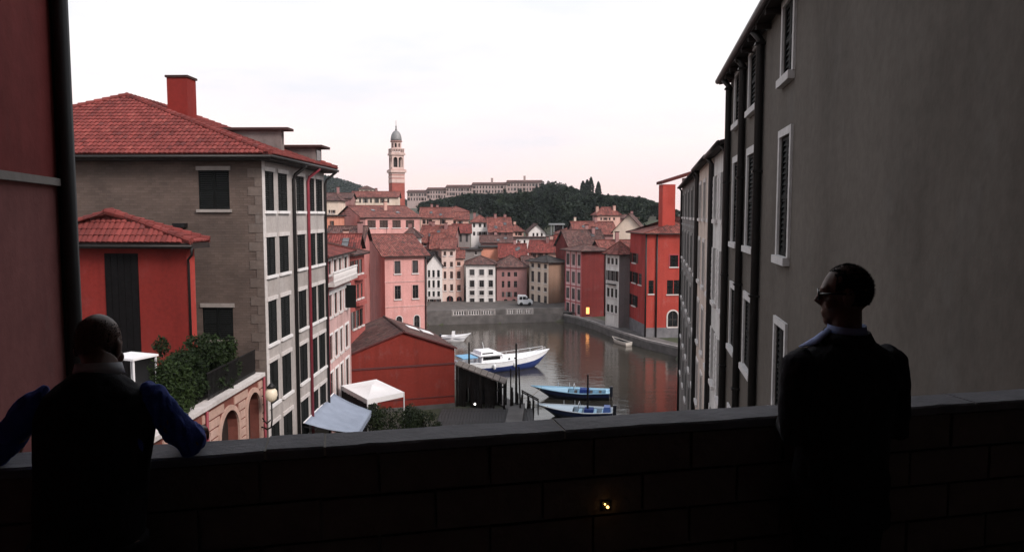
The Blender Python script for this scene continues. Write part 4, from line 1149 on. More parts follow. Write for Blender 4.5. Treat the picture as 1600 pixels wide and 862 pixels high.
G1 = dict(style='glass', sill=TRIM)
RY = 112
th_ = house('orange_red_house', 'orange-red canal house with grey plinth, arched window and tall red chimney tower', (1011, 366), RY, 6, r=1078, l=985, base=0.6, wall=PL_ORR, wall2=PL_ORD, roofk=('hip', 2.3), over=0.6, rmat=ROOF_D, axis='x', e=8.5, e2=2.0,
    fu=[dict(cols=[(1047.5,1060)], rows=[(399,417)], style='louvre', sill=TRIM, surround=TRIMR), dict(cols=[(1043.5,1053),(1054,1063)], rows=[(438,460)], style='louvre', sill=TRIM),
        dict(cols=[(1045.5,1061.5)], rows=[(486,511,'arch')], style='glass', surround=TRIM), dict(cols=[(1014.5,1022.5)], rows=[(438,459)], style='louvre', sill=TRIM)],
    fv=[dict(cols=[(988.5,994.5),(998.5,1003.5)], rows=[(399,415),(430,448),(468,486)], style='glass', sill=TRIM, skip=((0,1),(2,1)))])
MB().box((-0.06,-0.06,0),(th_.W,-0.002,pxz(th_,1011,512))).obj('plinth', simple('grey_stone_plinth',(0.15,0.145,0.155),0.9,0.2,var=0.25,scale=1,bump=0.4), th_.root)
MB().box((-0.062,-0.058,0),(-0.003,th_.D,pxz(th_,1011,508))).obj('plinth', MATS['grey_stone_plinth'], th_.root)
for x_, y_ in ((-0.12,-0.12),(1.5,-0.12)): pipe(th_.root, [(x_,y_,0),(x_,y_,th_.H)], 0.13)
# chimney tower with its own little pitched roof
tx0, tx1 = along(th_.C, th_.u, 1041), along(th_.C, th_.u, 1061)
tz1 = pxz(th_, 1041, 287)
tt = MB().box((tx0, 2.0, th_.H-0.5), (tx1, 4.0, tz1)).obj('chimney_tower', PL_ORR, th_.root)
mm = MB(); mm.loft([[(tx0-0.3,1.7,tz1+.002),(tx0-0.3,4.3,tz1+.002),(tx0-0.3,4.3,tz1+0.42),(tx0-0.3,1.7,tz1+0.42)], [(tx1+3.0,1.7,tz1+1.6),(tx1+3.0,4.3,tz1+1.6),(tx1+3.0,4.3,tz1+2.05),(tx1+3.0,1.7,tz1+2.05)]]); mm.obj('tower_roof', ROOF_R, tt)
MB().box((tx1+1.6,2.1,th_.H),(tx1+2.9,3.9,tz1+0.98)).obj('stair_turret', TRIM, th_.root)

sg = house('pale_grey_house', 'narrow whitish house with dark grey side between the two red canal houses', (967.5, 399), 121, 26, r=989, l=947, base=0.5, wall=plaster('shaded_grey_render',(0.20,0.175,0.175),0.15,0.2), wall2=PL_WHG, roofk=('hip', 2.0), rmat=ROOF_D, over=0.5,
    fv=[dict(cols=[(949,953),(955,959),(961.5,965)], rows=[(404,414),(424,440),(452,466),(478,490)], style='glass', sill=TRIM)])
MB().box((-0.5, sg.D*0.2, pxz(sg,967,446)), (-0.003, sg.D*0.8, pxz(sg,967,444.5))).obj('balcony', IRON, sg.root)
PL_STR = plaster('pale_mauve_plaster', (0.62, 0.42, 0.42), 0.12, 0.2)
PL_DRED = plaster('dark_red_side_plaster', (0.145, 0.028, 0.027), 0.2, 0.25)
rr = house('mauve_and_red_house', 'canal house with pale mauve striped front and dark red side wall', (909, 393), 134, 24, r=947, l=883, base=0.5, wall=PL_DRED, wall2=PL_STR, roofk=('hip', 1.0), rmat=ROOF_B, over=0.7,
    fv=[dict(cols=[(885,890),(894,898.5),(902.5,907)], rows=[(398,416),(426,444),(453,470),(477,492)], style='pale', sill=None)])
for px in (884, 892, 900.5, 908.3):
    y_ = along(rr.C, rr.v, px); MB().box((-0.05, y_-0.12, 0.5), (-0.003, y_+0.12, rr.H)).obj('pilaster_strip', TRIMR, rr.root)
for y_ in (420, 448, 473): MB().box((-0.06, 0, pxz(rr,909,y_+1.5)), (-0.052, rr.D, pxz(rr,909,y_))).obj('string_course', TRIMR, rr.root)
pipe(rr.root, [(rr.W-0.2,-0.1,0),(rr.W-0.2,-0.1,rr.H)], 0.1)
# the one lit window: an amber lamp by the quay door
qz = P(918, 482, 133)
ql = thing('quay_lantern', 'glowing amber lantern on the dark red canal wall', 'lantern', (qz.x, qz.y-0.35, qz.z-0.5))
t = NT('amber_lantern_glow'); t.col((0.9,0.5,0.2)); t.b.inputs['Emission Color'].default_value = (1.0,0.36,0.10,1); t.b.inputs['Emission Strength'].default_value = 2.0
MB().box((-0.26,-0.2,-0.35),(0.26,0.12,0.8)).obj('lamp_glass', t.m, ql)
MB().box((-0.33,-0.28,0.802),(0.33,0.2,0.9)).obj('lamp_cap', IRON, ql); MB().box((-0.3,-0.25,-0.45),(0.3,0.3,-0.352)).obj('lamp_base', IRON, ql)

# ------------------------------------------------------------------ houses on the far quay
PL_WH = plaster('white_plaster', (0.70, 0.665, 0.65), 0.1, 0.2)
PL_CRM = plaster('cream_plaster', (0.66, 0.55, 0.46), 0.12, 0.2)
PL_BRN = plaster('tan_side_plaster', (0.27, 0.17, 0.125), 0.15, 0.2)
PL_ROSE = plaster('dull_rose_plaster', (0.31, 0.165, 0.16), 0.15, 0.2)
PL_PCH = plaster('peach_plaster', (0.60, 0.375, 0.32), 0.12, 0.2)
PL_ORG = plaster('orange_plaster', (0.62, 0.27, 0.19), 0.1, 0.15)
PL_GRY = plaster('mid_grey_plaster', (0.24, 0.215, 0.21), 0.15, 0.2)
QB = -1.0
house('white_quay_house', 'narrow white four-storey quay house with green shutters next to the rose house', (667, 414), 153, 4, r=691, D=8, base=QB, wall=PL_WH, roofk=('gable', 2.0), axis='y', over=0.3, rmat=ROOF_G,
    fu=[dict(cols=[(668.5,672),(675.5,679),(683,687)], rows=[(422,433),(438,449),(455,463)], style='louvre', sill=TRIM), dict(cols=[(671,677),(681,686)], rows=[(467,480)], style='glass')])
PL_PCL = plaster('light_peach_plaster',(0.66,0.50,0.45),0.1,0.15)
pt = house('peach_arcade_house', 'tall light peach quay house with one dark red arch beside the white shuttered house', (690, 389), 154, 3, r=711.5, D=10, base=QB, wall=PL_PCL, roofk=('gable', 1.8), axis='x', over=0.35, rmat=ROOF_D,
    fu=[dict(cols=[(693,697),(703,707.5)], rows=[(393,399),(409,417),(424,435),(444,454)], style='louvre', sill=TRIM, shut=SHUT_B), dict(cols=[(697,708)], rows=[(462,482,'arch')], style='glass', surround=PL_PCL, frame=TRIMR)])
house('orange_arcade_house', 'narrow peach-orange quay house with one arch left of the white grid house', (711.8, 404), 154.5, 3, r=724.5, D=9, base=QB, wall=PL_PCH, roofk=('gable', 1.3), axis='x', over=0.3, rmat=ROOF_D,
    fu=[dict(cols=[(714,719.5)], rows=[(409,415),(424,435),(445,454)], style='louvre', sill=TRIM, shut=SHUT_B), dict(cols=[(712.8,721.5)], rows=[(463,482,'arch')], style='glass', frame=TRIMR)])
house('peach_upper_house', 'pale peach upper house above the white quay house', (673, 388), 163, 2, r=692, D=8, base=QB, wall=PL_PCL, roofk=('gable', 3.0), axis='x', over=0.35, rmat=ROOF_D,
    fu=[dict(cols=[(678.5,682.5)], rows=[(392,398)], style='glass'), dict(cols=[(684,687.5)], rows=[(403,409)], style='glass')])
house('white_square_house', 'white four-storey quay house with twelve dark windows in a regular grid', (728, 414), 153, 2, r=774, D=9, base=QB, wall=PL_WH, roofk=('hip', 1.5), rmat=ROOF_B, over=0.4,
    fu=[dict(cols=[(734,741),(749,756),(763.5,770)], rows=[(421,430),(438,448.5),(454,461),(466,476)], style='glass', sill=TRIM, surround=plaster('pale_grey_surround',(0.5,0.48,0.48)))])
house('dull_rose_house', 'dull rose-brown quay house between the white grid house and cream house', (776, 418), 155, 3, r=823, D=9, base=QB, wall=PL_ROSE, roofk=('hip', 2.2), rmat=ROOF_B, over=0.5,
    fu=[dict(cols=[(784,788),(793,797.5),(803,808)], rows=[(425,432),(439,449),(456,464)], style='glass', sill=None), dict(cols=[(787,793),(800,806)], rows=[(467,477,'arch')], style='glass')])
ch_ = house('cream_quay_house', 'cream quay house with tall grey windows, tan side wall and dark flat eaves', (857, 411), 150, 32, r=882, l=827, base=QB, wall=PL_BRN, wall2=PL_CRM, roofk=('hip', 1.2), rmat=ROOF_G, over=0.6,
    fv=[dict(cols=[(830,834.5),(840,844.5),(850,854.5)], rows=[(413,420),(426,443),(450,456),(463,475)], style='pale', sill=TRIM)])

# ------------------------------------------------------------------ houses up the hill
hills = [
 # name, label, (px,eave), Y, theta, r, l/D, wall, wall2, roof, rise, axis, rmat, window columns, rows
 ('rose_hall', 'long rose pink hall with four square brown windows under a wide red roof', (566, 340), 150, 27, 656, 527, PL_PINK, PL_PINKD, 'gable', 2.3, 'x', ROOF_D, [(574,587),(593,606),(613,626),(634,647)], [(344,356)], 'louvre'),
 ('long_roof_house', 'pale house under the long red roof right of the rose hall', (657, 340), 192, 4, 708, 9, PL_PCH, None, 'gable', 2.4, 'x', ROOF_D, [(660,665),(669,673),(690,694)], [(343,350)], 'glass'),
 ('peach_step_house', 'low peach house with brown roof stepping below the long red roof', (700, 343), 198, 5, 732, 8, PL_PCH, None, 'gable', 1.8, 'x', ROOF_D, [(706,710),(717,721)], [(345,350)], 'glass'),
 ('hip_brown_house', 'grey-pink house under a low brown hipped roof above the tall rose house', (628, 372), 128, 5, 656, 8, PL_WHG, None, 'hip', 1.6, 'x', ROOF_B, [(635,638.5),(641,645),(648,652)], [(375,384)], 'glass'),
 ('rust_roof_house', 'house under the broad rust roof behind the pale peach upper house', (655, 378), 166, -6, 708, 9, PL_ROSE, None, 'gable', 3.4, 'x', ROOF_D, [(662,666)], [(380,384)], 'glass'),
 ('grey_loft_house', 'grey-white loft house with tall panes below the cream tower house', (708, 364), 172, 4, 735, 8, PL_GRY, None, 'gable', 1.8, 'x', ROOF_R, [(709.5,714),(718,721.5),(727.5,731)], [(366,378)], 'pale'),
 ('cream_tower_house', 'tall narrow cream house with dark slit windows in the middle of the hill', (736, 348), 185, 3, 764, 8, PL_WH, None, 'hip', 1.7, 'x', ROOF_D, [(739,742.5),(748,752),(755.5,759)], [(349,355),(362,368)], 'glass'),
 ('mauve_gable_house', 'pinkish gabled house with red roof right of the cream tower house', (765, 362), 182, 8, 800, 9, PL_ROSE, None, 'gable', 3.2, 'x', ROOF_D, [(770,774),(779,783),(788,792)], [(364,374)], 'glass'),
 ('light_gable_house', 'light pink gable end poking out above the mauve house', (786, 350), 196, 30, 800, 779, PL_PCH, None, 'gable', 1.4, 'y', ROOF_D, [], [], 'glass'),
 ('low_pink_villa', 'low pink villa left of the white hall at the wood edge', (794, 362), 200, 4, 818, 8, PL_PCH, None, 'hip', 1.8, 'x', ROOF_D, [(798,801),(805,808),(811,814)], [(363,368)], 'glass'),
 ('white_lower_hall', 'long low white wall building below the white pedimented hall', (791, 372), 184, 3, 852, 6, PL_WH, None, 'flat', 0, 'x', ROOF_B, [(797,800),(808,811),(818,821),(834,837),(843,846)], [(375,380)], 'glass'),
 ('white_pediment_hall', 'white hall with a low pediment gable at the edge of the wood', (826, 363), 197, 3, 852, 12, PL_WH, None, 'gable', 2.0, 'y', ROOF_B, [(832,835),(838,841),(845,848)], [(364,369)], 'glass'),
 ('grey_terrace_house', 'grey flat-roofed house behind the white grid house', (722, 391), 166, 3, 752, 7, PL_GRY, None, 'flat', 0, 'x', ROOF_G, [(742,745)], [(393,398)], 'glass'),
 ('orange_box_house', 'plain orange house with flat dark roof above the white grid house', (751, 387), 168, 4, 779, 7, PL_ORG, PL_PCH, 'flat', 0, 'x', ROOF_G, [], [], 'glass'),
 ('red_roof_house', 'low house under a bright red roof behind the dull rose house', (781, 402), 164, 2, 822, 9, plaster('brick_orange_plaster',(0.42,0.10,0.07)), None, 'gable', 2.6, 'x', ROOF_R, [], [], 'glass'),
 ('gabled_cottage', 'cottage under a bright red roof right of the white lower hall', (826, 394), 170, -8, 880, 9, PL_PCH, None, 'gable', 2.4, 'x', ROOF_R, [(832,836),(842,846),(852,856)], [(396,402)], 'glass'),
 ('cream_gable_cottage', 'small cream cottage with red roof above the cream quay house', (869, 378), 178, 10, 886, 866, PL_CRM, None, 'gable', 1.5, 'x', ROOF_R, [], [], 'glass'),
 ('pink_villa_at_wood', 'small pinkish villa by the wood left of the mauve canal house', (876, 366), 196, 6, 905, 9, PL_PCH, PL_PCH, 'hip', 1.4, 'x', ROOF_D, [(880,883),(888,891),(895,898)], [(367,371)], 'glass'),
 ('dark_roof_house', 'house under a dark curved-looking maroon roof behind the mauve canal house', (890, 385), 150, 14, 948, 9, PL_DRED, None, 'gable', 3.0, 'x', ROOF_B, [], [], 'glass'),
 ('cream_gable_house', 'house with a bare cream gable wall left of the orange-red house roof', (958, 361), 146, -12, 1006, 14, PL_CRM, PL_CRM, 'gable', 3.1, 'y', ROOF_B, [], [], 'glass'),
 ('pink_hill_villa', 'pink square villa with pyramid roof in front of the dark wood', (933, 337), 190, 12, 969, 926, PL_PCH, plaster('light_rose_plaster',(0.42,0.27,0.26)), 'hip', 2.0, 'x', ROOF_D, [(938,941),(944.5,947.5),(951,954),(958,961)], [(340,344)], 'glass'),
 ('villa_annex', 'low annex with turret right of the pink hill villa', (969, 342), 192, 6, 996, 8, PL_ROSE, None, 'hip', 1.0, 'x', ROOF_B, [(986,989),(991,994)], [(344,348)], 'glass'),
 ('small_pink_tower_house', 'small pink house with reddish pyramid roof at the left edge of the wood', (706, 331), 232, 22, 731, 693, plaster('light_rose_plaster',(0.42,0.27,0.26)), None, 'hip', 1.6, 'x', ROOF_D, [(709,712),(716,719),(723,726)], [(333,338)], 'glass'),
 ('cream_left_house', 'cream house with two small windows left of the rose hall gable', (508, 314), 165, 4, 530, 9, PL_CRM, None, 'hip', 1.6, 'x', ROOF_B, [(513,516),(519,522)], [(328,333)], 'glass'),
 ('orange_left_house', 'small orange house below the cream house beside the grey house', (505, 338), 145, 4, 527, 9, PL_ORG, None, 'flat', 0, 'x', ROOF_B, [(517,520)], [(345,352)], 'glass'),
 ('cream_long_house', 'long cream house with many windows left of the bell tower', (549, 308), 205, 5, 622, 9, PL_CRM, None, 'gable', 1.5, 'x', ROOF_D, [(553,556),(561,564),(569,573),(578,581),(587,590),(596,599),(605,608)], [(310,317)], 'glass'),
 ('brown_left_house', 'brown roofed house high up behind the cream house on the left', (508, 310), 190, 4, 548, 9, PL_ROSE, None, 'gable', 1.3, 'x', ROOF_B, [], [], 'glass'),
 ('hilltop_villa', 'small pale villa on the skyline between the far hill and the bell tower', (561, 296), 330, 8, 584, 9, PL_CRM, None, 'hip', 1.6, 'x', ROOF_B, [(564,567),(571,574),(578,581)], [(297.5,301.5)], 'glass'),
 ('red_low_house', 'low house under a rosy red roof behind the narrow pink house', (508, 392), 84, 6, 556, 8, PL_SALM, None, 'gable', 1.6, 'x', ROOF_R, [], [], 'glass'),
 ('brown_low_house', 'house with dark brown roof and small chimney left of the rose house gable', (510, 378), 98, 4, 566, 8, PL_PINKD, None, 'gable', 1.8, 'x', ROOF_B, [], [], 'glass'),
 ('teal_roof_house', 'pale house with grey gable roof between white quay house and rust roof', (664, 404), 160, 2, 676, 7, PL_WHG, None, 'gable', 1.6, 'x', ROOF_G, [(668,671)], [(406,411)], 'glass'),
 ('rust_infill_house', 'rust-roofed house rising behind the narrow peach-orange quay house', (712, 398), 167, 3, 730, 8, PL_PCH, None, 'gable', 1.2, 'x', ROOF_D, [(719,723)], [(406,411)], 'glass'),
 ('hillside_brown_house', 'brown roofed house tucked between the grey loft and the white lower hall', (752, 379), 176, 3, 800, 8, PL_ROSE, None, 'gable', 1.4, 'x', ROOF_B, [], [], 'glass'),
 ('tan_infill_house', 'tan house in shadow between the rose-brown and cream quay houses', (818, 414), 160, 3, 832, 8, PL_BRN, None, 'gable', 1.6, 'x', ROOF_B, [], [], 'glass'),
 ('red_shoulder_house', 'house with maroon roof left of the cream gable wall', (900, 366), 168, 8, 964, 9, PL_ROSE, None, 'gable', 2.6, 'x', ROOF_D, [(905,908),(916,919)], [(368,373)], 'glass'),
 ('grey_infill_house', 'red roofed house directly behind the narrow whitish canal house', (940, 391), 138, 10, 990, 6, PL_DRED, None, 'gable', 1.6, 'x', ROOF_D, [], [], 'glass'),
]
HH = {}
for nm, lab, c_, Y_, th0, r_, l_, w_, w2_, rk, ri, ax_, rm, cols, rws, sty in hills:
    kw = dict(l=l_) if l_ > 60 else dict(D=float(l_))
    HH[nm] = house(nm, lab, c_, Y_, th0, r=r_, wall=w_, wall2=w2_, roofk=(rk, ri), axis=ax_, over=0.4, rmat=rm,
        fu=[dict(cols=cols, rows=rws, style=sty, sill=TRIM if Y_ < 170 else None, shut=SHUT_B)] if cols else None, **kw)
for nm, fx, fy, hgt in (('rose_hall',.55,.3,3.2),('long_roof_house',.5,.6,3.2),('hip_brown_house',.4,.5,2.4),('rust_roof_house',.3,.5,4.3),('rust_roof_house',.7,.4,4.0),('mauve_gable_house',.35,.5,4.2),('red_roof_house',.6,.5,3.6),('gabled_cottage',.5,.4,3.3),('low_pink_villa',.5,.5,2.6),('pink_hill_villa',.08,.4,2.3),('pink_hill_villa',.8,.3,2.5),('villa_annex',.85,.4,1.9),('dark_roof_house',.8,.4,3.6),('brown_low_house',.88,.3,2.4),('brown_left_house',.4,.5,2.9),('red_shoulder_house',.6,.5,3.7),('cream_tower_house',.2,.5,2.4),('cream_long_house',.5,.5,2.4),('grey_infill_house',.6,.4,3.2)):
    h_ = HH[nm]; chimney(h_.root, h_.W*fx, h_.D*fy, h_.H, h_.H+hgt, 0.6, PL_PCH if 'pink' in nm or 'rose' in nm else PL_ROSE)
# glazed modern canopy at the wood edge
cp = P(858, 350, 215)
cn = thing('modern_canopy', 'thin grey flat canopy on slim posts at the wood edge', 'canopy', (cp.x, cp.y, ground(cp.x, cp.y)-0.5))
ctop = cp.z - cn.location.z
GR = simple('grey_painted_steel', (0.22,0.23,0.24), 0.5, 0.4)
MB().box((0,0,ctop-0.25),(4.4,3.5,ctop+0.15)).obj('roof_slab', GR, cn)
for x_ in (0.6, 1.4, 3.9): MB().box((x_-0.1,0.3,-1),(x_+0.1,0.5,ctop-0.252)).obj('post', GR, cn)
MB().box((1.6,1.2,-1),(3.8,1.3,ctop-0.26)).obj('glass_wall', GLASS, cn)

# ------------------------------------------------------------------ bell tower
TY = 232; tb = P(620, 300, TY); TR = R(24)
tzb = ground(tb.x, tb.y) - 1
tow = thing('bell_tower', 'red brick bell tower with pale arched belfry and grey dome', 'tower', (tb.x, tb.y, tzb), TR)
tzp = lambda py: P(620, py, TY).z - tzb
TWD = 26.5/1200*TY/ (math.cos(TR)+math.sin(TR)) ; hw = TWD/2
BRT = stonewall('tower_brick', (0.33,0.085,0.07), (0.28,0.07,0.06), (0.30,0.14,0.12), 0.5, 0.16, 0.25)
PST = plaster('pale_tower_stone', (0.56,0.42,0.385), 0.12, 0.15)
PSB = plaster('banded_tower_stone', (0.44,0.25,0.225), 0.12, 0.15)
def tbox(nm, w_, z0, z1, mat): return MB().box((-w_,-w_,z0),(w_,w_,z1)).obj(nm, mat, tow)
mm = MB()
for k in range(4):
    M_ = Matrix.Rotation(math.pi/2*k, 4, 'Z'); a_ = [M_ @ Vector(p) for p in ((-hw,-hw,0),(hw,-hw,0),(hw,-hw,tzp(286)),(-hw,-hw,tzp(286)))]
    mm.q(a_, [(0,0),(TWD,0),(TWD,30),(0,30)])
mm.obj('shaft', BRT, tow)
tbox('stone_band', hw*1.04, tzp(286), tzp(283), PST)
for k in range(5):
    z0 = tzp(283) + (tzp(270)-tzp(283))*k/5; tbox('brick_band', hw*(1.0 if k % 2 else 1.03), z0+.002, z0+(tzp(270)-tzp(283))/5, PSB if k % 2 else PST)
tbox('cornice', hw*1.22, tzp(270)+.002, tzp(266), PST); tbox('cornice_lip', hw*1.12, tzp(266)+.002, tzp(265), PSB)
zb0, zb1 = tzp(265)+.004, tzp(243)
bw_ = hw*0.94
bel = link('belfry', None, tow)
for k in range(4):
    mm = MB(); M_ = Matrix.Rotation(math.pi/2*k, 4, 'Z')
    o_l = [(bw_*0.22, zb0+0.6, bw_*0.92, zb1-0.6, True), (bw_*1.08, zb0+0.6, bw_*1.78, zb1-0.6, True)]
    wall_face(mm, 2*bw_, zb0, zb1, o_l, lambda t_, d_, z_: M_ @ Vector((t_-bw_, d_-bw_, z_)), 0.5)
    mm.obj('arcade', PST, bel)
MB().box((-bw_*0.5,-bw_*0.5,zb0),(bw_*0.5,bw_*0.5,zb1)).obj('bell_chamber', simple('dark_belfry_inside',(0.03,0.022,0.02)), bel)
tbox('upper_cornice', hw*1.10, tzp(243)+.002, tzp(240), PST)
bs = hw*1.0; mm = MB(); mm.box((-bs,-bs,tzp(240)+.002),(bs,bs,tzp(239))); mm.box((-bs,-bs,tzp(234)),(bs,bs,tzp(232.5))); mm.obj('balustrade_rails', PST, tow)
bmz = MB().box((-0.12,-0.12,0),(0.12,0.12,tzp(234)-tzp(239)-.004)).mesh('baluster', PST)
for k in range(4):
    for i in range(7):
        p_ = Matrix.Rotation(math.pi/2*k,3,'Z') @ Vector((-bs+0.15+i*(2*bs-0.3)/7, -bs+0.15, 0)); link('baluster', bmz, tow, (p_.x,p_.y,tzp(239)+.002))
dr = hw*0.80; dz0, dz1 = tzp(236), tzp(222); n8 = 8
drum = link('drum', None, tow)
for k in range(n8):
    a0, a1 = 2*math.pi*k/n8, 2*math.pi*(k+1)/n8
    pA, pB = Vector((dr*math.cos(a0), dr*math.sin(a0),0)), Vector((dr*math.cos(a1), dr*math.sin(a1),0)); Ld = (pB-pA).length; dd = (pB-pA)/Ld; ni = Vector((-dd.y, dd.x,0))
    mm = MB(); wall_face(mm, Ld, dz0, dz1, [(Ld*0.24, dz0+1.0, Ld*0.76, dz1-0.45, True)], lambda t_, d_, z_: pA + dd*t_ + ni*d_ + Vector((0,0,z_)), 0.4); mm.obj('drum_wall', PST, drum)
MB().lathe([(dr*0.55,dz0),(dr*0.55,dz1)], 8).obj('drum_core', MATS['dark_belfry_inside'], drum)
MB().lathe([(dr*1.15,tzp(222)+.002),(dr*1.2,tzp(221)),(dr*1.1,tzp(220.5))], 16).obj('drum_cornice', PSB, tow)
DOME = simple('lead_dome', (0.20,0.20,0.205), 0.6, 0.4, 0.2, var=0.15)
dh = tzp(204)-tzp(220.5)
MB().lathe([(dr*1.06*math.cos(a)+0.02, tzp(220.5)+dh*math.sin(a)**0.9) for a in [math.pi/2*i/10 for i in range(10)]]+[(0.30,tzp(204))], 20).obj('dome', DOME, tow, True)
MB().lathe([(0.32,tzp(204.5)),(0.34,tzp(202)),(0.16,tzp(200.5)),(0.26,tzp(198)),(0.08,tzp(196)),(0.06,tzp(188.5))], 8).obj('finial', DOME, tow)

# long barracks on the hill crest
PL_LONG = plaster('faded_rose_barracks_plaster', (0.40,0.31,0.295), 0.12, 0.15)
def longb(nm, lab, c_, Y_, th0, r_, rows, n, rise):
    return house(nm, lab, c_, Y_, th0, r=r_, D=9, base=ground(P(c_[0],c_[1],Y_).x, Y_)-4, wall=PL_LONG, roofk=('gable', rise), axis='x', over=0.4, rmat=ROOF_B,
        fu=[dict(cols=cols_n(n, 0.42, 0.01), rows=rows, style='glass', sill=None)], cat='building')
for i_, (a_, b_, e_, n_, lab) in enumerate(((636, 667, 300.5, 7, 'lowest block of the stepped rose hill building, next to the bell tower'), (667, 697, 296.5, 7, 'second block from the bell tower of the stepped rose hill building'),
      (697, 738, 292.5, 9, 'third block from the bell tower of the stepped rose hill building'), (738, 792, 288.5, 11, 'fourth block of the stepped rose hill building, with a chimney'), (792, 846, 285.0, 11, 'topmost block of the stepped rose hill building beside the tall trees'))):
    lb2 = longb('hill_barracks', lab, (a_, e_), 408, -4, b_, [(e_+2, e_+6), (e_+8.5, e_+13)], n_, 1.1); lb2.root['group'] = 'stepped blocks of the long hill building'
    if i_ > 2: chimney(lb2.root, lb2.W*(0.55 if i_ == 3 else 0.5), 4, lb2.H, lb2.H+3.4, 1.1, PL_LONG)
# ------------------------------------------------------------------ the wood on the hill
def crown_lobes(rnd, rx, rz, n=11):
    out = []
    for i in range(n):
        a = rnd.uniform(0, 6.28); q = rnd.random()**0.5; z = rnd.uniform(0.1, 1.0)
        k = math.sin(math.pi*min(0.98, 0.12+z*0.82))
        out.append(((rx*0.62*q*k*math.cos(a), rx*0.62*q*k*math.sin(a), rz*(0.15+0.75*z)), (rx*rnd.uniform(.32,.5),)*2 + (rz*rnd.uniform(.16,.26),)))
    return out
crowns = []
for s in range(6):
    rnd = random.Random(50+s); mb = MB(); rx, rz = rnd.uniform(2.6,3.8), rnd.uniform(6.5,9.5)
    for c, r in crown_lobes(rnd, rx, rz):
        for _ in range(46):
            d = Vector((rnd.gauss(0,1), rnd.gauss(0,1), rnd.gauss(0,1))).normalized()*rnd.uniform(0.7,1.1)
            leaf(mb, Vector(c)+Vector((d.x*r[0],d.y*r[1],d.z*r[2])), rnd.uniform(0.42,0.75), rnd, 0.6)
    crowns.append(mb)
cmesh = [c.mesh('crown', LEAF_F) for c in crowns]
trunk = MB().tube([(0,0,-1.5),(0.1,0,2),(0.0,0.1,5)], [0.3,0.22,0.1], 6).mesh('trunk', BARK)
rnd = random.Random(11)
wood = MB(); placed = []
def wood_ok(x, y):
    px = 800 + 1200*x/y
    return True
LIM = [(640,318),(665,314),(700,308),(735,301),(760,302),(800,300),(835,297),(850,287),(880,287),(905,296),(945,304),(1000,307),(1025,315),(1050,325),(1090,338)]
def skyline(px):
    for (a, ya), (b, yb) in zip(LIM, LIM[1:]):
        if a <= px <= b: return ya + (yb-ya)*(px-a)/(b-a)
    return 345
n_ = 0; tries = 0
while n_ < 430 and tries < 14000:
    tries += 1
    y = rnd.uniform(226, 402); x = rnd.uniform(-52, 95); px = 800+1200*x/y
    if px < 655 or px > 1085: continue
    if y < 300 and px < 760: continue
    if y < 262 and (px < 775 or px > 1000): continue
    if any((x-a)**2+(y-b)**2 < 15 for a, b in placed[-500:]): continue
    z = ground(x, y)-0.8; k = rnd.randrange(6); s = rnd.uniform(0.75, 1.15)
    topz = max(v[2] for v in crowns[k].v)
    lim = P(px, skyline(px), y).z
    if z + topz*s > lim:
        s2 = (lim - z)/topz
        if s2 < 0.45: continue
        s = s2
    placed.append((x, y)); n_ += 1
    ca, sa = math.cos(rnd.uniform(0,6.28)), 0; aa = rnd.uniform(0,6.28); ca, sa = math.cos(aa), math.sin(aa)
    b0_ = len(wood.v)
    wood.v.extend([(x+s*(v[0]*ca-v[1]*sa), y+s*(v[0]*sa+v[1]*ca), z+s*v[2]) for v in crowns[k].v])
    wood.f.extend([tuple(b0_+i for i in f) for f in crowns[k].f])
wo = wood.obj('hillside_wood', LEAF_F); wo['kind'] = 'stuff'; wo['label'] = 'dense dark green wood covering the hill behind the town'
# trees that stand out on the skyline
for px in (672, 688, 706, 722, 741, 763, 788, 812, 838, 848, 857, 866, 875, 884, 893, 902, 950, 962, 974, 986, 998, 1008, 1019, 1030, 1042):
    y = 390 + rnd.uniform(-6, 6); ys = skyline(px) - (4 if 845 < px < 900 else 1) + rnd.uniform(-1.5, 1.5); tp_ = P(px, ys, y); z = ground(tp_.x, y)-0.5; k = rnd.randrange(6)
    topz = max(v[2] for v in crowns[k].v); s = max(0.5, (tp_.z - z)/topz)
    o = thing('skyline_tree', 'dark leafy tree on the skyline of the wooded hill', 'tree', (tp_.x, y, z), rnd.uniform(0,6), 'trees along the crest of the wood')
    for me, nm in ((cmesh[k],'crown'),(trunk,'trunk')):
        c = link(nm, me, o); c.scale = (min(s,1.15), min(s,1.15), s)
for i, (px, ys, lab) in enumerate(((911, 283, 'leftmost dark cypress of the row on the hill skyline'), (917.5, 281, 'second cypress from the left on the hill skyline'), (923.5, 277, 'tallest dark cypress on the hill skyline'), (935, 284, 'rightmost dark cypress on the hill skyline, standing slightly apart'))):
    y = 384; tp_ = P(px, ys, y); z = ground(tp_.x, y)-0.5; hgt = tp_.z - z
    o = thing('cypress', lab, 'cypress', (tp_.x, y, z), 0, 'cypresses on the skyline')
    mb = MB(); rr2 = random.Random(90+i)
    for _ in range(1500):
        q = rr2.random(); rad = 1.45*min(1.0, (1-q)*2.8)**0.7*(0.8+0.2*min(1,q*5))*rr2.uniform(0.55,1.1); a = rr2.uniform(0,6.28)
        leaf(mb, Vector((rad*math.cos(a), rad*math.sin(a), 0.1+q*(hgt-0.1))), rr2.uniform(0.35,0.6), rr2, 0.2)
    mb.obj('crown', LEAF_C, o); link('trunk', trunk, o)
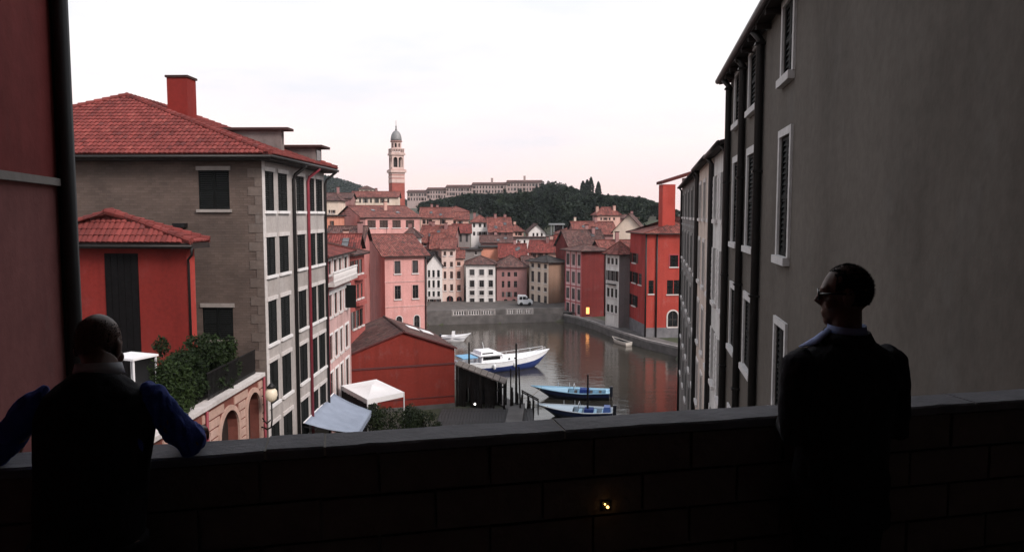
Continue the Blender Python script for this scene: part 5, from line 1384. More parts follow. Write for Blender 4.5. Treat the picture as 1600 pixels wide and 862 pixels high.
# far wooded ridge on the left: one mass of canopy
fr_ = MB(); rnd = random.Random(5)
for _ in range(1500):
    y = rnd.uniform(760, 900); x = rnd.uniform(-330, -60); z = ground(x, y)
    if z < 16: continue
    for __ in range(26):
        d = Vector((rnd.gauss(0,1), rnd.gauss(0,1), rnd.gauss(0,1))).normalized()
        leaf(fr_, Vector((x,y,z+2.2))+Vector((d.x*4.2,d.y*4.2,d.z*2.8)), rnd.uniform(1.0,1.7), rnd, 0.6)
fo = fr_.obj('far_wood', LEAF_F); fo['kind'] = 'stuff'; fo['label'] = 'dark blue-green wooded ridge far away on the left'

# television aerials on a few roofs
am = MB(); am.tube([(0,0,0),(0,0,2.2)], 0.035, 6)
for z_, w_ in ((2.1,0.5),(1.85,0.62),(1.6,0.75)): am.box((-w_,-0.02,z_-0.02),(w_,0.02,z_+0.02))
am = am.mesh('aerial', GUTTER)
for nm, fx, fy, dz in (('rose_hall',.3,.5,2.2),('rust_roof_house',.5,.5,3.3),('mauve_gable_house',.6,.5,3.1),('gabled_cottage',.3,.5,2.3),('red_shoulder_house',.35,.5,2.5),('cream_tower_house',.6,.5,1.6),('brown_low_house',.4,.5,1.7),('long_roof_house',.75,.5,2.3)):
    h_ = HH[nm]; link('aerial', am, h_.root, (h_.W*fx, h_.D*fy, h_.H+dz))
link('aerial', am, ph.root, (ph.W*0.4, ph.D*0.5, ph.H+2.6)); link('aerial', am, th_.root, (th_.W*0.75, th_.D*0.5, th_.H+2.2))

sk = MB().box((-0.35,-0.5,-0.05),(0.35,0.5,0.06)).mesh('skylight', GLASSP)
rnd = random.Random(77)
for nm in ('rose_hall','long_roof_house','rust_roof_house','mauve_gable_house','red_roof_house','gabled_cottage','dark_roof_house','red_shoulder_house','brown_low_house','red_low_house','hillside_brown_house'):
    h_ = HH[nm]; ri_ = next(q[10] for q in hills if q[0] == nm)
    for k in range(2):
        fx, fy = rnd.uniform(0.15,0.85), rnd.uniform(0.12,0.32); o = link('skylight', sk, h_.root, (h_.W*fx, h_.D*fy, h_.H + ri_*fy*2 + 0.18)); o.rotation_euler = (math.atan2(ri_, h_.D/2), 0, 0)
    fx = rnd.uniform(0.1,0.9); chimney(h_.root, h_.W*fx, h_.D*0.62, h_.H+ri_*0.3, h_.H+ri_+rnd.uniform(0.5,1.1), rnd.uniform(0.45,0.7), rnd.choice((PL_ROSE, PL_PCH, PL_CRM)))
# ------------------------------------------------------------------ boats and the van
def paint(name, c, rough=0.3): return simple(name, c, rough, 0.5, var=0.08, scale=2)
BNAVY = paint('navy_hull_paint', (0.012, 0.022, 0.075)); BBLUE = paint('mid_blue_paint', (0.03, 0.10, 0.36)); BLITE = paint('light_blue_deck_paint', (0.33, 0.56, 0.72), 0.5)
BWHT = paint('white_gelcoat', (0.72, 0.74, 0.77), 0.35); BDARK = paint('dark_hull_paint', (0.014, 0.016, 0.026)); BCOV = simple('blue_boat_cover', (0.02, 0.045, 0.20), 0.7, 0.2, var=0.2, bump=0.3)
BROYAL = paint('royal_blue_hull_paint', (0.025, 0.045, 0.17))
def station(s, L, B, Dp, rake, stern=0.72):
    """half section of a hull at s (0 stern, 1 bow): list of (x, y, z) keel to gunwale"""
    b = B/2 * min(1.0, stern + (1-stern)*min(1, s/0.45)) * max(0.0, 1 - max(0, (s-0.35)/0.65)**2.4)
    sheer = Dp*(0.86 + 0.10*(1-s)**2 + 0.55*max(0, s-0.3)**2.0/0.49)
    keel = -0.35 + (0.30 + sheer*0.4)*max(0, (s-0.78)/0.22)**2.2
    out = []
    for k, (fb, fz) in enumerate(((0.02,0.0),(0.55,0.10),(0.82,0.34),(0.93,0.62),(1.0,1.0))):
        z = keel + (sheer-keel)*fz
        out.append((s*L + rake*fz*max(0, s-0.55)/0.45, b*fb + 0.015*(k > 0), z))
    return out
def boat(name, label, loc, rz, L, B, Dp, hull, top, deck, rake=0.8, group=None, well=(0.12, 0.62), stern=0.72, rim=None):
    o = thing(name, label, 'boat', loc, rz, group); N = 18
    S = [station(i/N, L, B, Dp, rake, stern) for i in range(N+1)]
    def shell(ks, nm, mat, grow=0.0):
        mm = MB()
        for sg in (-1, 1):
            rows = [[Vector((p[0], sg*(p[1]+grow), p[2])) for p in (st[k] for k in ks)] for st in S]
            mm.loft(rows, False, False)
        tr_ = S[0]; pts = [(tr_[k][0], -tr_[k][1]-grow, tr_[k][2]) for k in ks] + [(tr_[k][0], tr_[k][1]+grow, tr_[k][2]) for k in reversed(ks)]
        mm.q(pts); return mm.obj(nm, mat, o, True)
    shell((0,1,2,3), 'hull', hull); shell((3,4), 'topside', top)
    # gunwale rail and deck with an open well
    mm = MB()
    for sg in (-1, 1): mm.tube([(st[4][0], sg*st[4][1], st[4][2]) for st in S], 0.05, 6)
    mm.tube([(S[0][4][0], -S[0][4][1], S[0][4][2]), (S[0][4][0], S[0][4][1], S[0][4][2])], 0.05, 6); mm.obj('gunwale', rim or top, o, True)
    mm = MB(); fl = MB()
    for i in range(N):
        a, b = S[i], S[i+1]; s_ = (i+0.5)/N
        if well and well[0] < s_ < well[1]:
            k = 0.72
            for sg in (-1, 1):
                mm.q([(a[4][0],sg*a[4][1],a[4][2]-.03),(b[4][0],sg*b[4][1],b[4][2]-.03),(b[4][0],sg*b[4][1]*k,b[4][2]-.03),(a[4][0],sg*a[4][1]*k,a[4][2]-.03)])
                mm.q([(a[4][0],sg*a[4][1]*k,a[4][2]-.03),(b[4][0],sg*b[4][1]*k,b[4][2]-.03),(b[4][0],sg*b[4][1]*k,0.15),(a[4][0],sg*a[4][1]*k,0.15)])
            fl.q([(a[4][0],-a[4][1]*k,0.16),(b[4][0],-b[4][1]*k,0.16),(b[4][0],b[4][1]*k,0.16),(a[4][0],a[4][1]*k,0.16)])
        else:
            mm.q([(a[4][0],-a[4][1],a[4][2]-.03),(b[4][0],-b[4][1],b[4][2]-.03),(b[4][0],b[4][1],b[4][2]-.03),(a[4][0],a[4][1],a[4][2]-.03)])
    mm.obj('deck', deck, o)
    if fl.f: fl.obj('floor', deck, o)
    return o, S
def bslab(o, nm, mat, pts, z0, z1, inset=0.0):
    c = Vector((sum(p[0] for p in pts)/len(pts), sum(p[1] for p in pts)/len(pts)))
    top = [(c.x+(p[0]-c.x)*(1-inset), c.y+(p[1]-c.y)*(1-inset), z1) for p in pts]
    mm = MB(); mm.loft([[(p[0],p[1],z0) for p in pts], top]); return mm.obj(nm, mat, o)
def rect(x0, x1, w): return [(x0,-w),(x1,-w),(x1,w),(x0,w)]
# white cruiser with royal blue hull, bow to the right
q0, q1 = PZ(716, 584, 0), PZ(846, 571, 0); ca_ = math.atan2(q1.y-q0.y, q1.x-q0.x)
cr_, S = boat('cabin_cruiser', 'white cabin cruiser with royal blue hull, bow pointing right', (q0.x, q0.y, 0), ca_, (q1-q0).length, 3.4, 1.45, BROYAL, BWHT, BWHT, 1.1, None, None, 0.8)
L_ = (q1-q0).length
cab = bslab(cr_, 'cabin', BWHT, rect(L_*0.22, L_*0.47, 1.25), 1.2, 2.12, 0.06)
fb = bslab(cr_, 'flybridge', BWHT, rect(L_*0.21, L_*0.41, 1.3), 2.122, 2.62, 0.14)
bslab(cr_, 'cabin_roof', BWHT, rect(L_*0.19, L_*0.475, 1.42), 2.122, 2.21)
bslab(cr_, 'foredeck_house', BWHT, rect(L_*0.47, L_*0.76, 0.95), 1.2, 1.72, 0.12)
for sg in (-1, 1):
    MB().box((L_*0.24, sg*1.20-0.02, 1.6), (L_*0.44, sg*1.20+0.04*sg+0.02, 1.96)).obj('cabin_window', GLASS, cab)
    MB().box((L_*0.23, sg*1.2-0.015, 2.3), (L_*0.36, sg*1.2+0.04*sg+0.015, 2.5)).obj('bridge_window', GLASS, fb)
    for x_ in (0.56, 0.63): MB().tube([(L_*x_, sg*0.90, 1.46), (L_*x_, sg*0.97, 1.46)], 0.12, 10).obj('porthole', GLASS, cr_)
MB().box((L_*0.462, -0.9, 1.65), (L_*0.478, 0.9, 2.0)).obj('windscreen', GLASS, cab)
bslab(cr_, 'stern_canopy', paint('sky_blue_canopy', (0.16,0.36,0.56), 0.7), rect(L_*0.01, L_*0.18, 1.25), 1.95, 2.06)
for x_, y_ in ((0.02,-1.2),(0.02,1.2),(0.17,-1.2),(0.17,1.2)): MB().tube([(L_*x_,y_,1.2),(L_*x_,y_,1.95)], 0.03, 6).obj('canopy_post', BWHT, cr_)
for sg in (-1, 1):
    pts = [(S[i][4][0], sg*S[i][4][1]*0.94, S[i][4][2]+0.5) for i in range(9, 18)]
    MB().tube(pts, 0.022, 6).obj('bow_rail', BWHT, cr_, True)
    for i in range(9, 18, 2): MB().tube([(S[i][4][0], sg*S[i][4][1]*0.94, S[i][4][2]), (S[i][4][0], sg*S[i][4][1]*0.94, S[i][4][2]+0.5)], 0.02, 6).obj('stanchion', BWHT, cr_)
MB().tube([(L_*0.3,0,2.6),(L_*0.28,0,3.6)], 0.035, 6).obj('mast', BWHT, cr_)
for k, x_ in enumerate((0.35, 0.6)): MB().lathe([(0.05,0.5),(0.16,0.6),(0.16,1.05),(0.05,1.15)], 8, ox=L_*x_, oy=-1.78+0.25*k).obj('fender', BWHT, cr_, True)
# two blue launches, bows to the left
def launch(label, pb, ps, hull, top, deck, variant):
    a, b = PZ(*ps, 0), PZ(*pb, 0); ang = math.atan2(b.y-a.y, b.x-a.x); L = (b-a).length
    o, S = boat('blue_launch', label, (a.x, a.y, 0), ang, L, 2.9, 0.78, hull, top, deck, 1.5, 'blue launches moored side by side', (0.05, 0.60), 0.72, BLITE if variant == 0 else BWHT)
    for x_ in (0.12, 0.26, 0.5): MB().box((L*x_, -0.8, 0.55), (L*x_+0.3, 0.8, 0.61)).obj('thwart', BLITE if variant else WOODP, o)
    bslab(o, 'engine_cover' , BCOV, rect(L*0.30, L*0.47, 0.62), 0.17, 0.95 if variant == 0 else 0.85, 0.15)
    if variant: bslab(o, 'stern_cover', BBLUE, rect(L*0.02, L*0.16, 0.75), 0.5, 1.12, 0.3)
    MB().tube([(L*0.53,-0.6,0.9),(L*0.55,-0.6,1.35),(L*0.55,0.6,1.35),(L*0.53,0.6,0.9)], 0.03, 6).obj('windscreen_frame', BWHT, o)
    MB().box((L*0.55,-0.58,0.95), (L*0.555,0.58,1.33)).obj('windscreen', GLASSP, o)
    for x_ in (0.62, 0.8): MB().tube([(L*x_,-0.5+x_*0.4,1.0),(L*x_,-0.5+x_*0.4,1.5)], 0.025, 6).obj('stanchion', BWHT, o)
    mo = MB().box((-0.35,-0.16,0.2),(-0.03,0.16,1.25)).obj('outboard_motor', BDARK, o); MB().box((-0.25,-0.06,-0.5),(-0.12,0.06,0.198)).obj('motor_leg', BDARK, mo)
    return o
launch('light blue launch with dark hull and navy cover, farther of the pair', (852, 619), (952, 622), BDARK, BNAVY, BLITE, 0)
launch('white and blue launch nearest the parapet, half hidden by it', (862, 649), (957, 653), BDARK, BNAVY, paint('pale_blue_deck_paint', (0.52, 0.62, 0.70), 0.5), 1)
# small white boat at the quay behind the boathouse
a, b = PZ(690, 533, 0), PZ(727, 532, 0)
o, S = boat('white_dinghy', 'small white motor boat behind the boathouse roof', (a.x, a.y, 0), 0.02, (b-a).length, 1.9, 0.85, BWHT, BWHT, BWHT, 0.8, None, (0.1, 0.55))
bslab(o, 'console', BWHT, rect(1.5, 2.1, 0.4), 0.2, 1.5, 0.2); MB().box((2.1,-0.38,1.1),(2.14,0.38,1.55)).obj('windscreen', GLASS, o); MB().box((-0.3,-0.15,0.2),(-0.02,0.15,1.15)).obj('outboard_motor', BDARK, o)
MB().box((0.05,-0.9,0.5),(3.6,-0.86,0.58)).obj('rubbing_strake', BNAVY, o)
a, b = PZ(958, 531, 0), PZ(984, 538.5, 0)
o, S = boat('pale_skiff', 'pale skiff lying along the right-hand quay', (b.x-0.3, b.y-1.2, 0), math.atan2(a.y-b.y, a.x-b.x), (b-a).length*0.9, 1.3, 0.55, paint('weathered_skiff_paint', (0.3,0.27,0.24), 0.7), paint('pale_skiff_paint', (0.5,0.46,0.42), 0.6), WOODP, 0.4, None, (0.1, 0.7), 0.85)
for x_ in (0.3, 0.6): MB().box(((b-a).length*0.9*x_,-0.45,0.35),((b-a).length*0.9*x_+0.22,0.45,0.4)).obj('thwart', WOODP, o)

# white van parked on the far quay
vp = P(809, 473.5, 147); vz = 1.56
vn = thing('white_van', 'white van parked on the far quay before the cream house', 'van', (vp.x, vp.y, vz), R(8))
prof = [(0,0.35),(2.75,0.35),(2.75,0.95),(2.6,1.1),(2.0,1.2),(1.6,1.95),(0.15,2.0),(0,1.5)]
mm = MB(); mm.loft([[(x, -0.85, z) for x, z in prof], [(x, 0.85, z) for x, z in prof]]); mm.obj('body', BWHT, vn)
whl = MB().lathe([(0.10,-0.1),(0.32,-0.1),(0.34,0),(0.32,0.1),(0.10,0.1)], 14, Matrix.Rotation(math.pi/2,4,'X')).mesh('wheel', simple('tyre_rubber',(0.02,0.02,0.02),0.9))
for x_ in (0.55, 2.2):
    for y_ in (-0.82, 0.82): link('wheel', whl, vn, (x_, y_, 0.34))
for x0_, x1_ in ((0.2,0.75),(0.85,1.45)): MB().box((x0_,-0.862,1.2),(x1_,-0.851,1.75)).obj('side_window', GLASS, vn)
MB().box((1.5,-0.862,1.2),(1.85,-0.851,1.55)).obj('side_window', GLASS, vn)
mm = MB(); mm.q([(2.0,-0.72,1.23),(2.0,0.72,1.23),(1.66,0.72,1.88),(1.66,-0.72,1.88)]); ws_ = mm.obj('windscreen', GLASS, vn); ws_.location = (0.02,0,0.01)
for y_ in (-0.6, 0.6): MB().box((2.752,y_-0.15,0.75),(2.77,y_+0.15,0.92)).obj('headlight', GLASSP, vn)

def rope(label, a, b, sag=0.35):
    a, b = Vector(a), Vector(b); o = thing('mooring_rope', label, 'rope', tuple(a)); n = 10
    MB().tube([(b-a)*(i/n) - Vector((0,0,sag*math.sin(math.pi*i/n))) for i in range(n+1)], 0.03, 6).obj('line', simple('hemp_rope', (0.30,0.26,0.2), 0.9), o, True)
rope('slack rope from the farther blue launch to the tall poles', (*PZ(846, 606, 0.9).xy, 1.0), (*P(806.5, 610, 69.8).xy, 2.2), 0.5)
rope('slack rope from the nearer blue launch to the stakes', (*PZ(856, 636, 0.9).xy, 1.0), (*P(822, 640, 69.9).xy, 1.9), 0.4)
# ------------------------------------------------------------------ the two men
def ell(mb, c, r, M=None, n=18, m_=12):
    rings = []
    for i in range(m_+1):
        a = -math.pi/2 + math.pi*i/m_; k = max(0.02, math.cos(a))
        rg = [Vector((r[0]*k*math.cos(2*math.pi*j/n), r[1]*k*math.sin(2*math.pi*j/n), r[2]*math.sin(a))) for j in range(n)]
        rings.append([(Vector(c) + ((M @ p) if M else p)) for p in rg])
    mb.loft(rings)
def torso(mb, rings, n=28):
    out = []
    for (x, y, z, rx, ry, tilt) in rings:
        out.append([(x + rx*abs(math.cos(a))**0.85*(1 if math.cos(a) > 0 else -1), y + ry*abs(math.sin(a))**0.9*(1 if math.sin(a) > 0 else -1) , z + tilt*ry*math.sin(a)) for a in [2*math.pi*j/n for j in range(n)]])
    mb.loft(out)
def fuse(mb, name, mat, parent, voxel=0.008, smooth=4, disp=0.0, dscale=0.06):
    """one continuous surface out of overlapping limbs"""
    me = mb.mesh(name + '_raw'); o = bpy.data.objects.new(name + '_raw', me); COL.objects.link(o)
    r = o.modifiers.new('r', 'REMESH'); r.mode = 'VOXEL'; r.voxel_size = voxel; r.use_smooth_shade = True
    s = o.modifiers.new('s', 'SMOOTH'); s.iterations = smooth; s.factor = 0.5
    dg = bpy.context.evaluated_depsgraph_get(); dg.update()
    nm = bpy.data.meshes.new_from_object(o.evaluated_get(dg)); nm.name = name
    bpy.data.objects.remove(o); bpy.data.meshes.remove(me)
    if disp:
        ns = [v.normal.copy() for v in nm.vertices]
        for v, nr in zip(nm.vertices, ns):
            p = v.co; w = mnoise.fractal(Vector((p.x/dscale, p.y/dscale, p.z/dscale*0.55)), 0.8, 2.0, 3)
            v.co = p + nr*disp*w
    nm.materials.clear(); nm.materials.append(mat)
    nm.polygons.foreach_set('use_smooth', [True]*len(nm.polygons)); nm.update()
    return link(name, nm, parent)
def hand(mb, W, F, U, side, curl=(18, 28, 22), sc=1.0):
    """palm and five separate fingers; W wrist, F forward, U up (back of the hand), side +1 = thumb towards +S"""
    W, F, U = Vector(W), Vector(F).normalized(), Vector(U).normalized(); S_ = F.cross(U).normalized()*side; U = S_.cross(F)*side; U.normalize()
    M = Matrix((S_, F, U)).transposed()
    ell(mb, W + F*0.052*sc, (0.043*sc, 0.058*sc, 0.017*sc), M, 14, 8)
    mb.tube([W - F*0.03*sc, W + F*0.03*sc], [0.029*sc, 0.030*sc], 10)
    for k, (off, ln, r) in enumerate(((0.031, 0.071, 0.0092), (0.010, 0.080, 0.0095), (-0.011, 0.075, 0.009), (-0.031, 0.058, 0.0082))):
        p = W + F*(0.088 - 0.010*(k in (0, 3)) )*sc + S_*off*sc; d = (F + S_*off*1.6).normalized(); pts = [p - d*0.02*sc, p]
        ang = 0
        for q, fr in zip(curl, (0.45, 0.31, 0.24)):
            ang += q; dd = (d*math.cos(R(ang)) - U*math.sin(R(ang))); p = p + dd*ln*fr*sc; pts.append(p)
        mb.tube(pts, [r*sc, r*1.05*sc, r*sc, r*0.92*sc, r*0.75*sc], 10)
    p = W + F*0.022*sc + S_*0.030*sc; d = (F*0.65 + S_*0.75 - U*0.15).normalized(); pts = [p - d*0.012, p, p + d*0.035*sc, p + d*0.035*sc + (F*0.95+S_*0.2-U*0.1)*0.030*sc]
    mb.tube(pts, [0.013*sc, 0.0135*sc, 0.0112*sc, 0.0088*sc], 10)
SKIN = simple('skin', (0.15, 0.075, 0.055), 0.5, 0.4, var=0.12, scale=18, bump=0.05)
HAIRM = simple('short_dark_hair', (0.014, 0.010, 0.009), 0.75, 0.25, var=0.4, scale=60, bump=0.8)
SUIT = simple('dark_suit_cloth', (0.030, 0.029, 0.035), 0.85, 0.15, var=0.25, scale=40, bump=0.25)
SHIRTB = simple('blue_shirt_cloth', (0.045, 0.078, 0.36), 0.8, 0.2, var=0.2, scale=14, bump=0.25)
SHIRTL = simple('light_blue_collar_cloth', (0.34, 0.42, 0.72), 0.8, 0.2, var=0.06, scale=20)
SHIRTW = simple('white_collar_cloth', (0.62, 0.63, 0.68), 0.8, 0.2, var=0.06, scale=20)
SHOE = simple('black_leather', (0.01, 0.009, 0.009), 0.4, 0.5)

def head_parts(mb, T, bald=False):
    """head facing local +y at the origin (chin near z=-0.115, crown z=+0.118), placed by the matrix T"""
    b = MB()
    ell(b, (0, -0.012, 0.028), (0.077, 0.097, 0.092)); ell(b, (0, 0.018, -0.035), (0.062, 0.072, 0.085)); ell(b, (0, 0.052, -0.085), (0.036, 0.036, 0.030))
    ell(b, (0, 0.062, 0.03), (0.055, 0.026, 0.04)); b.tube([(0,0.083,0.028),(0,0.106,-0.012),(0,0.088,-0.026)], [0.009,0.015,0.010], 8)
    ell(b, (0, 0.085, -0.055), (0.024, 0.009, 0.006)); ell(b, (0, 0.083, -0.067), (0.021, 0.009, 0.007))
    for s in (-1, 1):
        ell(b, (s*0.079, -0.008, -0.002), (0.010, 0.020, 0.033)); ell(b, (s*0.030, 0.075, 0.012), (0.015, 0.012, 0.009)); ell(b, (s*0.045, 0.055, -0.02), (0.026, 0.025, 0.026))
        b.tube([(s*0.012,0.089,0.034),(s*0.045,0.078,0.036)], 0.006, 6)
    k = len(mb.v); mb.v.extend([tuple(T @ Vector(p)) for p in b.v]); mb.f.extend([tuple(k+i for i in f) for f in b.f])
def hair_cap(T, parent, low=-0.07, front=0.035, thick=-0.001, mat=HAIRM, top=True):
    b = MB(); n, m_ = 36, 16; rnd_ = random.Random(4); V = {}; cells = []
    for i in range(m_+1):
        for j in range(n):
            el = -0.75 + (math.pi/2+0.75)*i/m_; az = 2*math.pi*j/n
            x = (0.077+thick)*math.cos(el)*math.cos(az); y = -0.012+(0.097+thick)*math.cos(el)*math.sin(az); z = 0.028+(0.092+thick)*math.sin(el)
            V[i, j] = (x, y, z)
    keep = []
    for i in range(m_):
        for j in range(n):
            c = [V[i,j], V[i,(j+1)%n], V[i+1,(j+1)%n], V[i+1,j]]; cy = sum(p[1] for p in c)/4; cz = sum(p[2] for p in c)/4; cx = sum(p[0] for p in c)/4
            line = low + 0.085*max(0, (cy+0.03)/0.06)        # hairline climbs from nape to temple to forehead
            if cy > front and cz < 0.098: continue
            if cz < line and cy > -0.06: continue
            if abs(cx) > 0.062 and cy > -0.03 and cz < 0.02: continue
            if not top and cz > 0.085: continue
            b.q([T @ Vector((p[0]*(1+rnd_.uniform(-.006,.012)), p[1], p[2])) for p in c]); cells.append(c)
    hs = MB()
    for c in cells:                                   # short strands over the cap
        for _ in range(9):
            u_, v_ = rnd_.random(), rnd_.random(); p0 = Vector(c[0]).lerp(Vector(c[1]), u_).lerp(Vector(c[3]).lerp(Vector(c[2]), u_), v_)
            nr = (p0 - Vector((0,-0.012,0.028))).normalized(); d = (nr + Vector((rnd_.gauss(0,.45), rnd_.gauss(0,.45)-0.25, rnd_.gauss(0,.3)-0.35))).normalized()
            t_ = d.cross(nr).normalized()*0.0011 if d.cross(nr).length > 1e-4 else Vector((0.001,0,0)); ln_ = rnd_.uniform(0.005, 0.010)
            hs.q([T @ (p0 - t_), T @ (p0 + t_), T @ (p0 + d*ln_)])
    hs.obj('hair_strands', mat, parent)
    o = b.obj('hair', mat, parent, True); md = o.modifiers.new('t', 'SOLIDIFY'); md.thickness = 0.006; md.offset = -1
    bm = bmesh.new(); bm.from_mesh(o.data); bmesh.ops.remove_doubles(bm, verts=bm.verts, dist=0.002); bm.to_mesh(o.data); bm.free()
    return o
def legs(mb, x=0.095, extra=0.0, y0=0.0):
    for s in (-1, 1):
        mb.tube([(s*0.09, y0, 0.93), (s*x, y0+0.005, 0.72), (s*(x+0.005), y0+0.012, 0.49), (s*(x+0.008), y0-0.005, 0.30), (s*(x+0.01), y0-0.005, 0.07)], [0.098+extra, 0.083+extra, 0.062+extra, 0.058+extra, 0.046+extra*2], 14)
def shoes(root, x=0.105, y0=0.0):
    for s in (-1, 1):
        b = MB(); ell(b, (s*x, y0+0.05, 0.04), (0.046, 0.135, 0.038)); ell(b, (s*x, y0-0.04, 0.06), (0.042, 0.055, 0.055)); b.box((s*x-0.04, y0-0.08, 0), (s*x+0.04, y0+0.16, 0.02))
        fuse(b, 'shoe', SHOE, root, 0.008, 3)

# right-hand man: dark jacket, pale blue collar, sunglasses, head turned to the left
def stand_at(px, back):      # on the terrace floor, 'back' metres this side of the coping's far edge
    x = parx(px, 650); p = pb0 + pd*x + pn*back; return Vector((p.x, p.y, FLOORZ))
pr = stand_at(1274, 0.37)
HT = T = Matrix.Translation((0.0, 0.005, 1.632)) @ Matrix.Rotation(R(58), 4, 'Z') @ Matrix.Rotation(R(-4), 4, 'X')
bd = MB()
head_parts(bd, T)
bd.tube([(0,-0.02,1.42),(0,-0.012,1.50),(0,-0.004,1.58)], [0.064,0.058,0.060], 16)
torso(bd, [(0,0,0.86,.15,.10,0),(0,0,1.05,.15,.095,0),(0,-.005,1.25,.175,.105,0),(0,-.008,1.38,.17,.09,0),(0,-.01,1.44,.09,.06,0)])
legs(bd)
AR = {}
for s in (-1, 1):
    sh, el, wr = (s*0.185,-0.01,1.395), (s*0.232,-0.035,1.125), (s*0.07,0.205,1.158)
    bd.tube([sh, ((sh[0]+el[0])/2, -0.02, 1.26), el, (s*0.18,0.10,1.138), wr], [0.052,0.048,0.040,0.038,0.028], 12); AR[s] = (sh, el, wr)
    hand(bd, wr, (-s*0.15, 1, -0.10), (0, 0.1, 1), -s if s > 0 else 1)
man = fuse(bd, 'person', SKIN, None, 0.0055, 3)
man.location = pr; man.scale = (0.92, 0.95, 0.99); man.rotation_euler = (0, 0, PAR*0.8)
tag(man, 'man in dark suit jacket and sunglasses standing at the parapet on the right', 'person')
jk = MB()
torso(jk, [(0,-.005,0.76,.205,.14,0),(0,-.005,0.90,.20,.137,0),(0,-.005,1.07,.188,.125,0),(0,-.008,1.22,.207,.136,0),(0,-.012,1.34,.222,.128,0),(0,-.014,1.395,.212,.112,0),(0,-.014,1.435,.165,.095,0),(0,-.018,1.468,.10,.078,0),(0,-.020,1.485,.078,.07,0)])
for s in (-1, 1):
    sh, el, wr = AR[s]
    jk.tube([(s*0.165,-0.012,1.405), (s*0.205,-0.014,1.385), ((sh[0]+el[0])/2+s*0.012, -0.02, 1.26), (el[0],el[1],el[2]-0.005), (s*0.185,0.09,1.138), (wr[0], wr[1]-0.035, wr[2])], [0.058,0.068,0.064,0.057,0.050,0.042], 16)
fuse(jk, 'jacket', SUIT, man, 0.008, 12, 0.010, 0.08)
def collar(root, c, rx, ry, z0, z1, mat, lean=0.0, name='shirt_collar', tl=0.0, flare=1.12):
    b = MB(); n = 32
    def rg(r1, r2, z, sl): return [(c[0]+r1*math.sin(a), c[1]-r2*math.cos(a), z + sl*(-math.cos(a)) + tl*math.sin(a)) for a in [2*math.pi*j/n for j in range(n)]]
    b.loft([rg(rx,ry,z0,lean), rg(rx*0.97,ry*0.97,z1,lean), rg(rx*1.03,ry*1.03,z1+0.004,lean), rg(rx*flare,ry*flare,z0+0.006,lean)], False)
    o = b.obj(name, mat, root, True); md = o.modifiers.new('t','SOLIDIFY'); md.thickness = 0.004
    return o
collar(man, (0,-0.014), 0.070, 0.066, 1.468, 1.520, SHIRTL, 0.004)
# jacket collar and the lapel edge
collar(man, (0,-0.016), 0.086, 0.080, 1.462, 1.496, SUIT, 0.006, 'jacket_collar', 0, 1.22)
# open shirt collar wing lying over the left shoulder side
b = MB(); b.loft([[(-0.060,0.03,1.505),(-0.078,-0.01,1.512),(-0.08,-0.035,1.508)],[(-0.10,0.05,1.468),(-0.118,0.015,1.472),(-0.112,-0.03,1.480)],[(-0.155,0.07,1.432),(-0.160,0.03,1.440),(-0.135,-0.02,1.456)]], False, False)
ow = b.obj('collar_wing', SHIRTL, man, True); md = ow.modifiers.new('t','SOLIDIFY'); md.thickness = 0.006
tr_ = MB(); legs(tr_, 0.095, 0.012); torso(tr_, [(0,0,0.80,.17,.11,0),(0,0,0.92,.178,.118,0),(0,0,1.02,.17,.11,0)])
fuse(tr_, 'trousers', SUIT, man, 0.009, 4, 0.005, 0.1); shoes(man)
hair_cap(T, man)
sg = MB()
for s in (-1, 1):
    rim = []
    for j in range(16):
        a = 2*math.pi*j/16; rim.append((s*0.033 + 0.027*math.cos(a), 0.019*math.sin(a)))
    rg0 = [T @ Vector((x, 0.098 - 0.10*abs(x)**1.0*0.35, 0.012+z)) for x, z in rim]; rg1 = [T @ Vector((x, 0.104 - 0.10*abs(x)*0.35, 0.012+z)) for x, z in rim]
    sg.loft([rg0, rg1])
    sg.tube([T @ Vector((s*0.060,0.094,0.018)), T @ Vector((s*0.080,0.05,0.018)), T @ Vector((s*0.083,-0.02,0.016))], 0.004, 8)
sg.tube([T @ Vector((-0.008,0.101,0.018)), T @ Vector((0.008,0.101,0.018))], 0.0035, 8)
sg.obj('sunglasses', simple('black_sunglasses', (0.006,0.006,0.007), 0.15, 0.5), man, True)

# left-hand man: leaning on the coping with arms spread, dark waistcoat over a blue shirt
pl = stand_at(228, 0.37)
lean = lambda z: 0.36*(z-0.92)
T = Matrix.Translation((-0.025, lean(1.50)+0.045, 1.468)) @ Matrix.Rotation(R(-14), 4, 'Z') @ Matrix.Rotation(R(-20), 4, 'X') @ Matrix.Diagonal((1.02, 0.92, 0.92, 1.0))
bd = MB(); head_parts(bd, T)
bd.tube([(0,lean(1.30)-0.02,1.30),(0,lean(1.40)-0.01,1.395),(-0.003,lean(1.44)+0.02,1.43)], [0.066,0.060,0.062], 16)
torso(bd, [(0,0,0.86,.15,.10,0),(0,lean(1.03),1.03,.15,.095,-.2),(0,lean(1.2),1.2,.175,.105,-.3),(0,lean(1.31),1.31,.17,.09,-.3),(0,lean(1.37),1.37,.09,.06,-.3)])
legs(bd); AR = {}
for s in (-1, 1):
    sh, el, wr = (s*0.185, lean(1.32)-0.01, 1.32), (s*(0.315 if s > 0 else 0.36), 0.165, 1.135+0.03), (s*(0.275 if s > 0 else 0.42), 0.36, 1.150)
    md_ = ((sh[0]+el[0])/2, (sh[1]+el[1])/2-0.01, (sh[2]+el[2])/2)
    bd.tube([sh, md_, el, tuple((Vector(el)+Vector(wr))/2), wr], [0.052,0.048,0.041,0.038,0.028], 12); AR[s] = (sh, md_, el, wr)
    hand(bd, wr, (s*0.1, 1, -0.12), (0, 0.12, 1), -s if s > 0 else 1, (35, 45, 30))
man2 = fuse(bd, 'person', SKIN, None, 0.0055, 3)
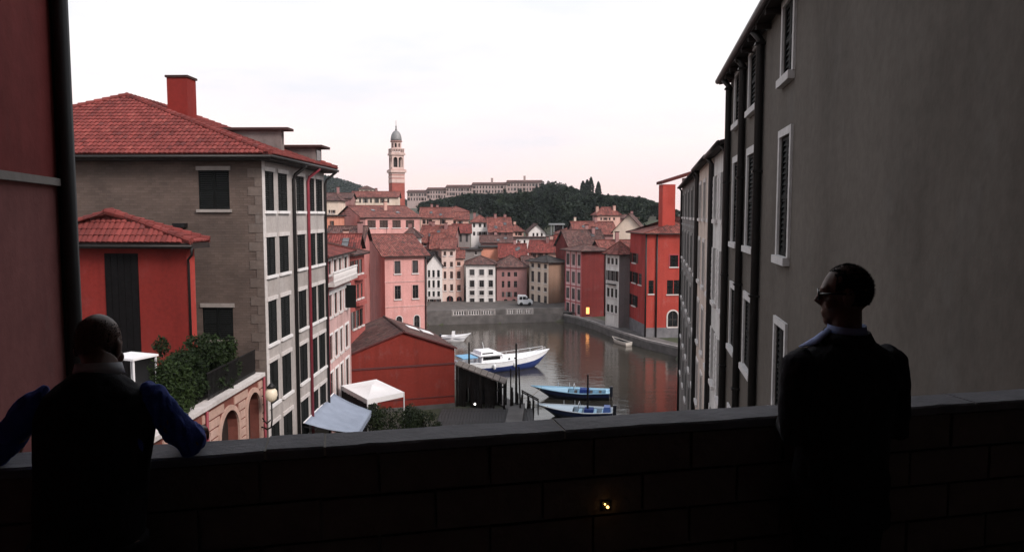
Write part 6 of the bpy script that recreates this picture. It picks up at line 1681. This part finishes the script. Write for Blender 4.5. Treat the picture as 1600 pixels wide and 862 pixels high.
man2.location = pl; man2.scale = (0.86, 0.95, 1.01); man2.rotation_euler = (0, 0, PAR*0.9)
tag(man2, 'balding man in dark waistcoat and blue shirt leaning on the parapet at left', 'person')
sv = MB()
torso(sv, [(0,lean(1.0),1.0,.165,.11,-.2),(0,lean(1.2),1.2,.188,.115,-.3),(0,lean(1.31),1.31,.185,.10,-.3),(0,lean(1.37),1.37,.11,.075,-.3)])
for s in (-1, 1):
    sh, md_, el, wr = AR[s]
    sv.tube([(s*0.15,sh[1]-0.004,1.335), (s*0.20,sh[1]-0.004,1.315), md_, el, tuple((Vector(el)+Vector(wr))*0.5), tuple(Vector(el)*0.1+Vector(wr)*0.9)], [0.048,0.055,0.054,0.051,0.047,0.039], 16)
fuse(sv, 'shirt', SHIRTB, man2, 0.0075, 3, 0.010, 0.05)
wc = MB()
torso(wc, [(0,-.005,0.84,.185,.128,0),(0,lean(0.95),0.95,.18,.125,-.1),(0,lean(1.06),1.06,.182,.126,-.2),(0,lean(1.18),1.18,.196,.132,-.3),(0,lean(1.27),1.27,.203,.124,-.3),(0,lean(1.33)-.004,1.33,.188,.108,-.3),(0,lean(1.372)-.008,1.372,.125,.09,-.3),(0,lean(1.398)-.01,1.398,.085,.078,-.3)])
fuse(wc, 'waistcoat', SUIT, man2, 0.008, 4, 0.006, 0.09)
collar(man2, (0, lean(1.41)-0.006), 0.074, 0.070, 1.395, 1.428, SHIRTW, -0.012)
tr_ = MB(); legs(tr_, 0.095, 0.012); torso(tr_, [(0,0,0.80,.168,.11,0),(0,0.0,0.90,.175,.116,0),(0,lean(0.98),0.98,.165,.108,0)])
fuse(tr_, 'trousers', SUIT, man2, 0.009, 4, 0.005, 0.1); shoes(man2)
hair_cap(T, man2, -0.055, 0.02, -0.002, HAIRM, False)

# dark bag lying on the coping by the man's left hand
bgx = parx(8, 690) - 0.12
bg = thing('shoulder_bag', 'small black bag lying on the coping at the left edge of the picture', 'bag', tuple(pb0 + pd*bgx + pn*0.10 + Vector((0,0,0.002))), PAR)
b = MB(); torso(b, [(0,0,0.0,.13,.055,0),(0,0,.03,.15,.075,0),(0,0,.09,.145,.07,0),(0,0,.135,.11,.05,0),(0,0,.15,.05,.02,0)]); fuse(b, 'bag_body', SHOE, bg, 0.008, 3, 0.006, 0.06)
MB().tube([(-0.12,0,0.09),(-0.08,0.01,0.17),(0.05,0.01,0.18),(0.12,0,0.10)], 0.008, 8).obj('strap', SHOE, bg, True)
# ------------------------------------------------------------------ thin evening air
hb = MB().box((-700, -30, -4.2), (500, 1180, 78)).obj('haze', None)
hb['kind'] = 'stuff'; hb['label'] = 'thin evening haze over the harbour and hills'
hm = bpy.data.materials.new('haze_air'); hm.use_nodes = True
for n in list(hm.node_tree.nodes):
    if n.type == 'BSDF_PRINCIPLED': hm.node_tree.nodes.remove(n)
hv = hm.node_tree.nodes.new('ShaderNodeVolumePrincipled')
hv.inputs['Color'].default_value = (0.82, 0.90, 1.0, 1); hv.inputs['Density'].default_value = 0.00010
hm.node_tree.links.new(hv.outputs[0], next(n for n in hm.node_tree.nodes if n.type == 'OUTPUT_MATERIAL').inputs['Volume'])
hb.data.materials.append(hm)
